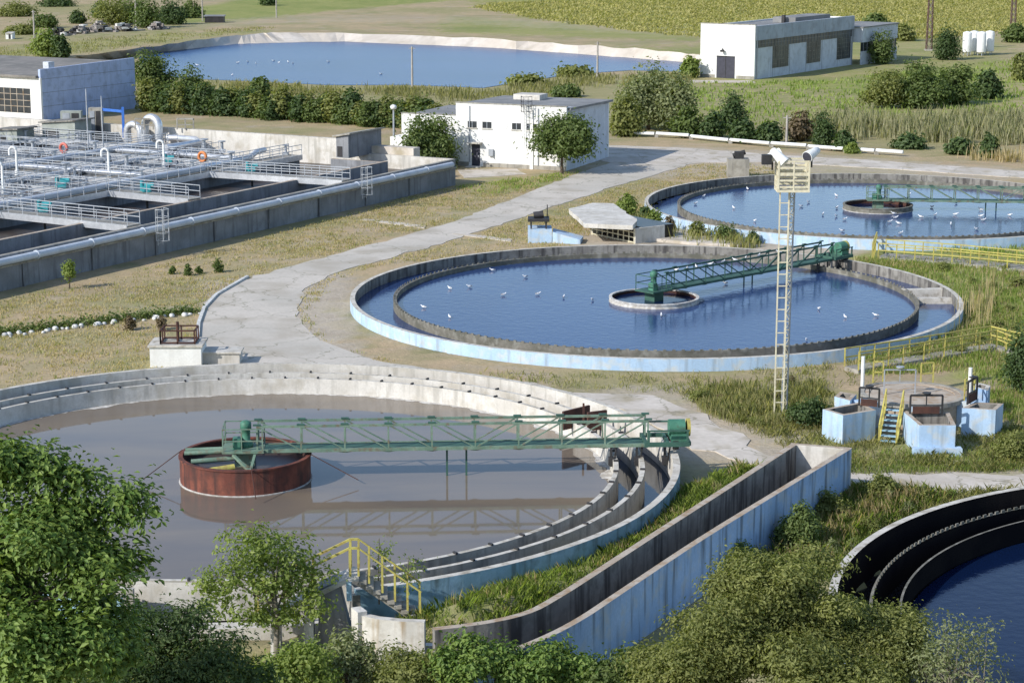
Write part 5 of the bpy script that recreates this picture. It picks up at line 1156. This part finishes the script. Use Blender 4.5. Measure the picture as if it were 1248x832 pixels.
# willow thicket right of the white building
bush(790,158,80,84,'leaf_greyolive','tall grey green willow right of the white flat roofed building','tree','willow_tree',4200,.4,7,k=12)
bush(825,160,50,68,'leaf_greyolive','second grey green willow leaning towards the warehouse','tree','willow_tree',2000,.4,6,k=12)
bush(762,166,40,52,'leaf_olive','olive bush between the white flat roofed building and the willow','bush','bush',1100)
bush(838,167,40,38,'leaf_mid','mid green bush in front of the second willow'); bush(868,168,34,32,'leaf_dark','dark bush between the willows and the conical dark tree')
bush(893,162,34,50,'leaf_dark','dark conical tree with a ragged top by the willows','tree','dark_tree',1300,.35,4); bush(905,174,38,30,'leaf_dark','dense dark bush in front of the conical dark tree'); bush(937,175,34,26,'leaf_dark','dark low bush left of the short pale post')
bush(975,172,38,36,'leaf_brown','brownish dry bush behind the short pale post'); bush(1003,178,28,40,'leaf_dark','small dark upright conifer beside the pipeline','tree','conifer_tree',1000,.32,4); bush(1028,184,30,24,'leaf_dark','dark bush right of the small conifer by the pipeline'); bush(1039,187,16,13,'leaf_lime','tiny bright green bush on the roadside of the pipeline')
bush(1110,181,44,18,'leaf_dark','dark low bush among the tall reeds'); bush(1170,188,34,20,'leaf_dark','dark low bush at the right of the reeds'); bush(1205,192,22,28,'leaf_dark','dark narrow bush at the right end of the pipeline')
# big bush group
bush(1078,132,58,48,'leaf_olive','olive bush at the left of the big bush group on the meadow','bush','bush',1500,.4); bush(1120,131,66,58,'leaf_mid','largest bush of the group on the meadow','bush','bush',2300,.42,7); bush(1163,127,60,52,'leaf_mid','broad bush right of the largest one on the meadow','bush','bush',1800,.42,6); bush(1202,120,36,34,'leaf_dark','round dark bush at the right end of the group on the meadow','bush','bush',1000)
bush(1154,73,38,42,'leaf_dark','dark tree beside the four white silos','tree','broadleaf_tree',1200,.4); bush(1073,78,38,42,'leaf_mid','green tree in front of the warehouse annex','tree','broadleaf_tree',1200,.4); bush(980,84,20,26,'leaf_dark','small dark tree against the side wall of the warehouse','tree','broadleaf_tree',600,.35)
bush(1100,50,28,20,'leaf_olive','bush behind the far end of the warehouse annex'); bush(1068,32,34,14,'leaf_mid','dark bush behind the warehouse roof'); bush(1238,52,30,24,'leaf_mid','bush under the lattice pylon at the top right corner'); bush(1243,98,22,34,'leaf_olive','bush at the right edge of the meadow')
bush(841,95,26,26,'leaf_lime','bright bush left of the warehouse front'); bush(690,118,38,14,'leaf_mid','low bush behind the roof of the white flat roofed building'); bush(640,104,46,12,'leaf_olive','low olive bush on the pond shore'); bush(700,94,52,10,'leaf_olive','low bush at the right pond shore')
# top left trees
for px, py, w, h, m, l in ((160,28,40,30,'leaf_mid','tree between the two biggest of the top left trees'),(232,22,30,18,'leaf_mid','low spreading bush right of the top left trees'),(20,20,46,14,'leaf_olive','long low bush on the slope at the top left edge'),(70,8,40,10,'leaf_dark','flat dark bush high on the top left slope'),(56,70,32,34,'leaf_lime','yellowish tree in front of the junk heaps'),(74,71,18,26,'leaf_dark','dark tree right behind the yellowish tree'),(140,30,50,32,'leaf_olive','grey green tree left of the greenish utility pole'),(180,34,42,34,'leaf_mid','dark tree right of the greenish utility pole'),(208,30,30,28,'leaf_dark','darker tree at the right of the top left trees'),(125,22,24,18,'leaf_dark','small dark tree behind the junk heaps'),(94,29,18,14,'leaf_dark','small round bush above the junk heaps'),(55,34,30,14,'leaf_mid','low bush behind the top left utility pole'),(25,42,36,10,'leaf_olive','low bush near the tiny white hut'),(326,7,20,14,'leaf_dark','round dark bush on the far green field')):
    bush(px, py, w*1.15, h*1.1, m, l, 'tree' if 'tree' in l else 'bush', 'broadleaf_tree' if 'tree' in l else 'bush', 900, .55)
# shrubs on the lawns
bush(764,262,30,26,'leaf_lime','bright green bush behind the barred intake chamber','bush','bush',900,.25); bush(785,270,14,18,'leaf_dark','dark small bush at the corner of the far tank')
for px, py, w, h, m, l in ((797,279,22,24,'leaf_lime','yellow green weed clump left of the far tank wall'),(815,283,16,20,'leaf_brown','dry brown weed clump at the far tank wall'),(850,290,20,22,'leaf_olive','olive weed clump in front of the far tank wall'),(886,294,34,22,'leaf_mid','green bush in front of the far tank wall'),(917,297,16,16,'leaf_mid','small green bush left of the mast in front of the far tank')):
    bush(px, py, w, h, m, l, 'bush', 'bush', 450, .22)
for px, py, w, h, l in ((210,334,9,9,'tiny shrub nearest the outer basin wall'),(229,336,10,15,'small upright shrub second from the basin wall'),(242,333,8,10,'tiny shrub between two upright shrubs on the lawn'),(265,332,13,18,'upright shrub nearest the road on the lawn')): bush(px, py, w, h, 'leaf_mid', l, 'shrub', 'shrub', 260, .16, 3)
bush(85,352,12,38,'leaf_lime','thin sapling against the outer basin wall','tree','sapling_tree',260,.2,3,tall=True); bush(160,402,18,18,'leaf_brown','small reddish shrub by the low hedge','shrub','shrub',260,.16,3); bush(197,402,14,18,'leaf_brown','dry small shrub near the end of the low hedge','shrub','shrub',200,.16,3)
# low hedge with white stones
a, b = G(-30,411), G(240,380); n = 2600; t = rv.uniform(size=n); P = np.array([a[:]])+(np.array([b[:]])-np.array([a[:]]))*t[:,None]+np.c_[rv.normal(size=n)*.25, rv.normal(size=n)*.35, np.abs(rv.normal(size=n))*.22+.05]
V, F = leaves(P, rv.normal(size=(n,3))+np.array([0,0,.8]), .2, .55, rv); e = empty('low_hedge', (a+b)/2, 'low clipped green hedge edged with white stones across the dry lawn', 'hedge')
o = fastmesh('foliage', V-np.array(e.location), F, 'leaf_mid', np.repeat(rv.uniform(size=n),4), e)
mb = MB(); rs = np.random.default_rng(2)
for k in range(7): pass
stone = MB(); stone.lathe((0,0,0), [(.0,-.02),(.16,.0),(.17,.1),(.10,.2),(0,.22)], 7); st = stone.build('edging_stone', 'stone_white', local=True)
for k in range(46):
    o = st if k == 0 else st.copy()
    if k: COL.objects.link(o)
    tt = (k+rs.uniform(-.3,.3))/45; p = a.lerp(b, min(max(tt,0),1)); o.location = (p.x+.1+rs.normal()*.3, p.y-.85+rs.normal()*.08, 0); s = rs.uniform(.4,1.25); o.scale = (s*1.2, s, s); o.rotation_euler.z = rs.uniform(0,6); tag(o, 'white painted stone in the line edging the low hedge', 'stone', 'white stones edging the low hedge')
# right side bushes
bush(985,518,50,38,'leaf_dark','dense dark bush at the foot of the floodlight mast','bush','bush',2200,.16,6); bush(1246,478,34,86,'leaf_dark','tall dark bush at the right picture edge by the walkway end','bush','bush',2200,.2,5); bush(1236,560,60,40,'leaf_olive','olive weeds right of the blue chambers','bush','bush',900,.14)
bush(970,672,62,62,'leaf_mid','dark bush against the blue flume wall','bush','bush',3200,.15,6); bush(1075,612,46,40,'leaf_olive','olive bush beside the pale path right of the flume','bush','bush',1500,.13,5); bush(1010,632,46,40,'leaf_olive','grassy bush at the right end of the flume','bush','bush',1500,.13,5)
bush(905,700,70,40,'leaf_mid','leafy bush at the foot of the blue flume wall, above the big olive bush','bush','bush',2200,.14,6)
# ---- foreground trees and shrubs (metres)
def ftree(px, y, top, lobes, *a, **k):
    """lobes given as (px, py, half width px, half height px, depth offset m)"""
    s = ppm(y, 4.); b = Vector((XX(px, y, 0), y, 0)); L_ = []
    for (lx, ly, hw_, hh_, dy_) in lobes:
        yy = y+dy_; z = ZZ(ly, yy); sc = ppm(yy, z); L_.append((XX(lx, yy, z)-b.x, dy_, z, hw_/sc, hw_/sc*.9, hh_/sc))
    return b, L_
b, L_ = ftree(-60, 50, 0, [(15,650,95,80,0),(90,650,60,50,.2),(125,690,55,44,-.6),(95,590,34,32,.3),(35,575,44,40,.5),(-20,760,150,110,.4),(60,770,75,75,-1.2),(158,620,30,36,.2),(-5,560,50,34,.6),(130,760,50,60,.3),(165,690,22,24,.2)])
tree('broadleaf_tree', 'big bright leafy tree filling the lower left corner', 'tree', b, lumps(L_, 6, .42, np.random.default_rng(3)), 1500, 30, .55, .19, 'leaf_bright', (9,.28), seed=4, aspect=.48, shell=.6, nl=14, up=1.0)
b, L_ = ftree(215, 58, 0, [(215,800,80,62,0),(270,815,60,46,-.5),(165,790,55,62,.3),(225,760,32,26,.2),(300,830,40,30,0),(180,830,90,40,-.8)])
tree('dark_shrub', 'dark green feathery shrub between the big leafy tree and the small tree', 'shrub', b, lumps(L_, 7, .36, np.random.default_rng(4)), 1300, 15, .55, .17, 'leaf_dark', (2.5,.1), seed=5, aspect=.36, stems=4)
b, L_ = ftree(338, 70, 0, [(305,668,44,30,0),(350,680,44,32,.5),(275,705,34,26,-.4),(372,708,28,24,.3),(262,735,26,18,0),(325,705,46,26,.2),(385,738,20,16,-.4),(340,748,36,16,.2),(300,745,24,14,-.2),(395,700,14,12,.2),(250,712,16,12,.1)])
tree('small_tree', 'small airy yellow green tree in front of the sludge tank wall', 'tree', b, L_, 470, 14, .42, .17, 'leaf_lime', (3.2,.11), 'bark_pale', seed=6, aspect=.5, shell=.35, nl=22)
b, L_ = ftree(960, 62, 0, [(930,760,105,78,0),(880,790,85,60,-1.2),(1010,760,95,66,.4),(1070,775,60,50,.3),(960,715,60,42,.6),(900,715,38,36,.8),(1000,810,130,60,-1.5),(1095,810,45,50,-.6),(838,808,62,46,-1.),(800,818,50,34,-.6),(960,700,80,40,.4)])
tree('olive_bush', 'huge fine leaved olive green bush in front of the dark navy tank', 'bush', b, lumps(L_, 9, .34, np.random.default_rng(5)), 4600, 24, .5, .145, 'leaf_olive', (3.4,.12), seed=8, aspect=.42, shell=.5, stems=5, nl=9)
b, L_ = ftree(1165, 60, 0, [(1165,785,34,30,0),(1195,775,24,22,.3),(1140,805,36,30,-.3),(1180,815,50,26,0),(1150,765,20,18,.4)])
tree('olive_bush', 'thin wispy olive shrub over the dark navy water at the lower right', 'shrub', b, L_, 260, 10, .5, .13, 'leaf_greyolive', (3.6,.05), 'bark_pale', seed=9, aspect=.4, shell=.3, stems=4, nl=14)
for i, (px, y, lob, m, l, nc, lf) in enumerate((
    (430,66,[(420,800,40,34,0),(395,815,38,30,.2),(450,812,34,28,.1)],'leaf_greyolive','grey green weedy shrub below the footbridge',190,.13),
    (505,65,[(505,812,48,28,0),(540,806,30,26,.2),(475,820,30,24,0)],'leaf_olive','olive weedy shrub left of the bright foreground shrubs',200,.13),
    (590,64.5,[(585,800,48,34,0),(620,808,40,28,.2),(555,812,36,26,0)],'leaf_bright','bright leafy shrub at the middle of the bottom edge',240,.16),
    (675,64.5,[(670,806,46,28,0),(705,815,36,26,.2),(640,812,30,24,0)],'leaf_bright','bright leafy shrub right of the middle one on the bottom edge',220,.16),
    (760,64,[(755,812,40,22,0),(785,815,30,24,.2)],'leaf_mid','mid green low shrub left of the huge olive bush',170,.14),
    (370,64,[(365,812,46,30,0),(335,822,34,22,.2)],'leaf_lime','yellow green shrub below the small airy tree',150,.14))):
    b, L_ = ftree(px, y, 0, lob); tree('shrub', l, 'shrub', b, lumps(L_, 5, .4, np.random.default_rng(6+i)), int(nc*1.9), 13, .45, lf*1.15, m, (1.2,.05), seed=30+i, aspect=.5, stems=4, shell=.4)
for px, py, h, l in ((462,706,2.3,'spindly weed rising behind the footbridge railing, left one'),(497,708,1.6,'spindly weed rising behind the footbridge railing, right one')):
    b = G(px, py+22, 1.6); lob = [(0,0,h*.55,.3,.3,h*.5),(.25,.1,h*.8,.28,.2,h*.28)]; tree('tall_weed', l, 'weed', b, lob, 30, 7, .4, .12, 'leaf_lime', (h,.025), 'bark_pale', seed=int(px), shell=.2, nl=8)
# low weeds between the paths: leafy clumps of several kinds
wk = [bush(1060,650,30,22,'leaf_olive','olive leafy weed clump on the slope between flume and navy tank','weed','weed_clump',240,.1,4,'weed clumps between flume and navy tank'),
      bush(1105,628,26,16,'leaf_greyolive','olive leafy weed clump on the slope between flume and navy tank','weed','weed_clump',200,.1,4,'weed clumps between flume and navy tank'),
      bush(1030,640,26,20,'leaf_lime','olive leafy weed clump on the slope between flume and navy tank','weed','weed_clump',200,.1,4,'weed clumps between flume and navy tank')]
for i, (px, py) in enumerate(((1000,660),(1015,678),(990,690),(1045,622),(1085,616),(1080,640),(1125,612),(1040,668),(1160,606),(975,700),(1060,606),(1020,612))):
    o = copy_tree(wk[i % 3]); o.location = G(px, py); f = rv.uniform(.7,1.25); o.scale = (f,f,f); o.rotation_euler.z = rv.uniform(0,6)
mk = [bush(905,505,26,15,'leaf_olive','low weed clump in the rough ground left of the floodlight mast','weed','weed_clump',200,.12,4,'weed clumps by the floodlight mast'), bush(880,492,24,12,'leaf_brown','low weed clump in the rough ground left of the floodlight mast','weed','weed_clump',180,.12,4,'weed clumps by the floodlight mast')]
for i, (px, py) in enumerate(((865,478),(930,498),(920,520),(945,490),(895,480),(960,470),(850,490))):
    o = copy_tree(mk[i % 2]); o.location = G(px, py); f = rv.uniform(.7,1.2); o.scale = (f,f,f); o.rotation_euler.z = rv.uniform(0,6)
hk = [bush(1190,420,26,20,'leaf_olive','green weed clump on the grassy slope right of the middle tank','weed','weed_clump',220,.16,4,'weed clumps right of the middle tank')]
for px, py in ((1215,400),(1230,380),(1205,372),(1240,350),(1185,345),(1150,330),(1225,330),(1120,436),(1170,432),(1235,405),(1210,352)):
    o = copy_tree(hk[0]); o.location = G(px, py); f = rv.uniform(.6,1.2); o.scale = (f,f,f*.8); o.rotation_euler.z = rv.uniform(0,6)
# ---- grasses
def grass(name, poly, dens, h, w, nb, mat, spread=.12, avoid=(), z=None, lean=.45):
    P = scatter(poly, dens, rv, avoid); 
    if len(P) == 0: return
    zz = np.zeros(len(P)) if z is None else z(P)
    P3 = np.c_[P, zz]; V, F, T = blades(P3, h*rv.uniform(.6,1.25,size=len(P)), w, nb, spread, rv, lean); o = fastmesh(name, V, F, mat, T); o['kind'] = 'stuff'; return o
av = [('c', c, 20.15) for c in TANKS]
bank = [tuple(p[:2]) for p in BANK]
flpoly = [(p.x,p.y) for p in Ls]+[(p.x,p.y) for p in reversed(Rs)]
def bank_z(P):
    ix = np.clip(np.searchsorted(gx, P[:,0])-1, 0, nx-2); iy = np.clip(np.searchsorted(gy, P[:,1])-1, 0, ny-2); Zg = ZG.reshape(ny,nx)
    fx = (P[:,0]-gx[ix])/(gx[ix+1]-gx[ix]); fy = (P[:,1]-gy[iy])/(gy[iy+1]-gy[iy])
    return Zg[iy,ix]*(1-fx)*(1-fy)+Zg[iy,ix+1]*fx*(1-fy)+Zg[iy+1,ix]*(1-fx)*fy+Zg[iy+1,ix+1]*fx*fy-.03
grass('bank_grass', bank, 42, .4, .022, 12, 'blade_green', .2, av+[('p',flpoly,0)], bank_z, lean=.95)
grass('bank_grass', bank, 4, .5, .02, 9, 'blade_dry', .15, av+[('p',flpoly,0)], bank_z)
path_r = [tuple(p[:2]) for p in PX((560,452),(700,476),(790,480),(850,503),(900,528),(960,560),(1045,578),(1160,575),(1330,572),(1330,592),(1248,596),(1150,602),(1040,596),(935,574),(850,547),(760,502),(660,494),(560,472))]
right = [tuple(p[:2]) for p in PX((830,478),(1010,478),(1010,545),(1250,520),(1300,590),(1250,600),(1120,640),(1020,700),(930,690),(1040,600),(960,545),(905,520))]
grass('weeds', right, 20, .34, .022, 11, 'blade_mixed', .28, av+[('p',flpoly,0),('p',path_r,0)], lean=1.)
wl = [tuple(p[:2]) for p in PX((1000,605),(1045,600),(1150,606),(1100,628),(1040,668),(1010,705),(930,690))]
grass('weeds', wl, 30, .55, .025, 11, 'blade_green', .28, av+[('p',flpoly,0),('p',path_r,0)], lean=.9); grass('weeds', wl, 16, .7, .022, 9, 'blade_dry', .25, av+[('p',flpoly,0),('p',path_r,0)])
cham = [tuple(p[:2]) for p in PX((1000,552),(1240,545),(1260,575),(1000,578))]
grass('grass', cham, 26, .28, .025, 10, 'blade_green', .2, av+[('p',path_r,0)])
mid = [tuple(p[:2]) for p in PX((840,470),(1000,470),(1000,520),(930,525),(860,505))]
grass('weeds', mid, 16, .6, .03, 10, 'blade_mixed', .2, av+[('p',path_r,0)])
hill = [tuple(p[:2]) for p in PX((1040,316),(1250,322),(1330,440),(1250,520),(1190,500),(1180,450),(1060,460),(1040,440),(1150,410),(1190,370))]
grass('grass', hill, 10, .36, .04, 9, 'blade_green', .25, av); grass('grass', hill, 4, .4, .035, 8, 'blade_dry', .25, av)
st_ = [tuple(p[:2]) for p in PX((1170,390),(1205,350),(1215,350),(1200,400),(1175,420))]
grass('dead_stalks', st_, 3, 1.7, .05, 4, 'blade_dry', .3, av, lean=.12)
roadpoly = [tuple(p[:2]) for p in PX((760,192),(700,211),(555,268),(480,289),(380,316),(290,342),(252,365),(239,395),(245,431),(300,463),(540,479),(575,457),(460,439),(391,414),(363,385),(373,352),(409,334),(440,325),(521,304),(602,279),(747,231),(842,202),(905,197),(905,187),(845,181))]
fg = [(-34,56),(34,56),(22,66),(14,66),(2,66.5),(-3,67.5),(-20,71),(-34,72)]
grass('undergrowth', fg, 9, .8, .05, 9, 'blade_mixed', .25, av, lean=.8); grass('undergrowth', fg, 7, .7, .05, 9, 'blade_green', .25, av, lean=.8)
bw = [tuple(p[:2]) for p in PX((430,458),(600,455),(830,460),(1040,436),(1050,470),(830,480),(700,474),(600,466))]
grass('weeds', bw, 4, .28, .035, 9, 'blade_mixed', .3, av+[('p',path_r,0),('p',roadpoly,0)], lean=.9)
strip2 = [tuple(p[:2]) for p in PX((1040,290),(1330,294),(1330,336),(1250,318),(1080,300))]
grass('grass', strip2, 5, .45, .08, 7, 'blade_green', .3, av)
cf = [tuple(p[:2]) for p in PX((775,270),(800,258),(800,280),(925,300),(920,304),(850,298),(790,288))]
grass('weeds', cf, 5, 1.0, .07, 7, 'blade_mixed', .3, av)
lawn = [tuple(p[:2]) for p in PX((-20,372),(200,322),(555,226),(700,212),(830,186),(1000,215),(780,258),(690,300),(455,325),(400,345),(372,385),(400,420),(500,446),(300,470),(240,445),(60,470),(-30,478))]
grass('dry_grass', lawn, 5.5, .15, .05, 7, 'blade_dry', .25, av+[('p',roadpoly,0)], lean=.9); grass('dry_grass', lawn, 1.3, .2, .06, 6, 'blade_mixed', .25, av+[('p',roadpoly,0)], lean=.8)
foot = [tuple(p[:2]) for p in PX((552,229),(690,210),(790,197),(740,215),(600,238))]
grass('grass', foot, 2.2, .3, .09, 6, 'blade_green', .3, [('p',roadpoly,0)])
reeds = [tuple(p[:2]) for p in PX((960,168),(1248,178),(1330,190),(1330,152),(1180,148),(1040,150),(965,158))]
grass('reeds', reeds, 2.4, 2.0, .10, 9, 'blade_reed', .6, lean=.35)
grass('reeds', [tuple(p[:2]) for p in PX((1180,196),(1330,204),(1330,190),(1180,186))], 1.2, 1.3, .12, 8, 'blade_dry', .5, lean=.3)
shore = [tuple(p[:2]) for p in PX((170,104),(300,104),(400,109),(500,110),(590,113),(650,105),(700,97),(760,94),(840,93),(840,100),(700,112),(640,126),(540,124),(480,118),(180,116))]
grass('reeds', shore, .9, 1.0, .11, 8, 'blade_shore', .6, lean=.6)
mead = [tuple(p[:2]) for p in PX((800,102),(1000,99),(1248,72),(1330,90),(1330,150),(1040,150),(900,160),(860,150))]
grass('grass', mead, .35, .5, .2, 6, 'blade_green', .7, lean=.7)
scrub = [tuple(p[:2]) for p in PX((-20,62),(60,52),(200,42),(330,32),(330,36),(200,52),(60,72),(-20,78))]
grass('scrub', scrub, .35, .45, .12, 8, 'blade_shore', .9, lean=1.)
crop = [tuple(p[:2]) for p in PX((580,10),(700,30),(850,46),(860,30),(1040,22),(1040,40),(1130,48),(1290,34),(1310,-4),(800,-4),(600,4))]
grass('crop', crop, .8, .5, .35, 5, 'blade_crop', .9, lean=1.6)
# ================================================================ light
to_sun = Vector((-1.25, -.9, 1.0)).normalized()
sd = bpy.data.lights.new('sun', 'SUN'); sd.energy = 3.8; sd.angle = math.radians(.53); sd.color = (1., .965, .905)
so = bpy.data.objects.new('sun', sd); COL.objects.link(so); so.rotation_euler = (-to_sun).to_track_quat('-Z', 'Y').to_euler(); so.location = (-60, -40, 80)
w = bpy.data.worlds.new('World'); SC.world = w; w.use_nodes = True; nt = w.node_tree
sky = nt.nodes.new('ShaderNodeTexSky'); sky.sky_type = 'NISHITA'; sky.sun_disc = False
sky.sun_elevation = math.asin(to_sun.z); sky.sun_rotation = math.atan2(to_sun.x, to_sun.y) % (2*math.pi); sky.air_density = 1.; sky.dust_density = .6; sky.ozone_density = 2.
nt.links.new(sky.outputs[0], nt.nodes['Background'].inputs[0]); nt.nodes['Background'].inputs[1].default_value = .15
vs = SC.view_settings; vs.view_transform = 'Standard'; vs.look = 'None'; vs.exposure = 0.4; vs.gamma = 1; vs.use_curve_mapping = False
SC.cycles.max_bounces = 6; SC.cycles.transparent_max_bounces = 4; SC.cycles.use_denoising = True
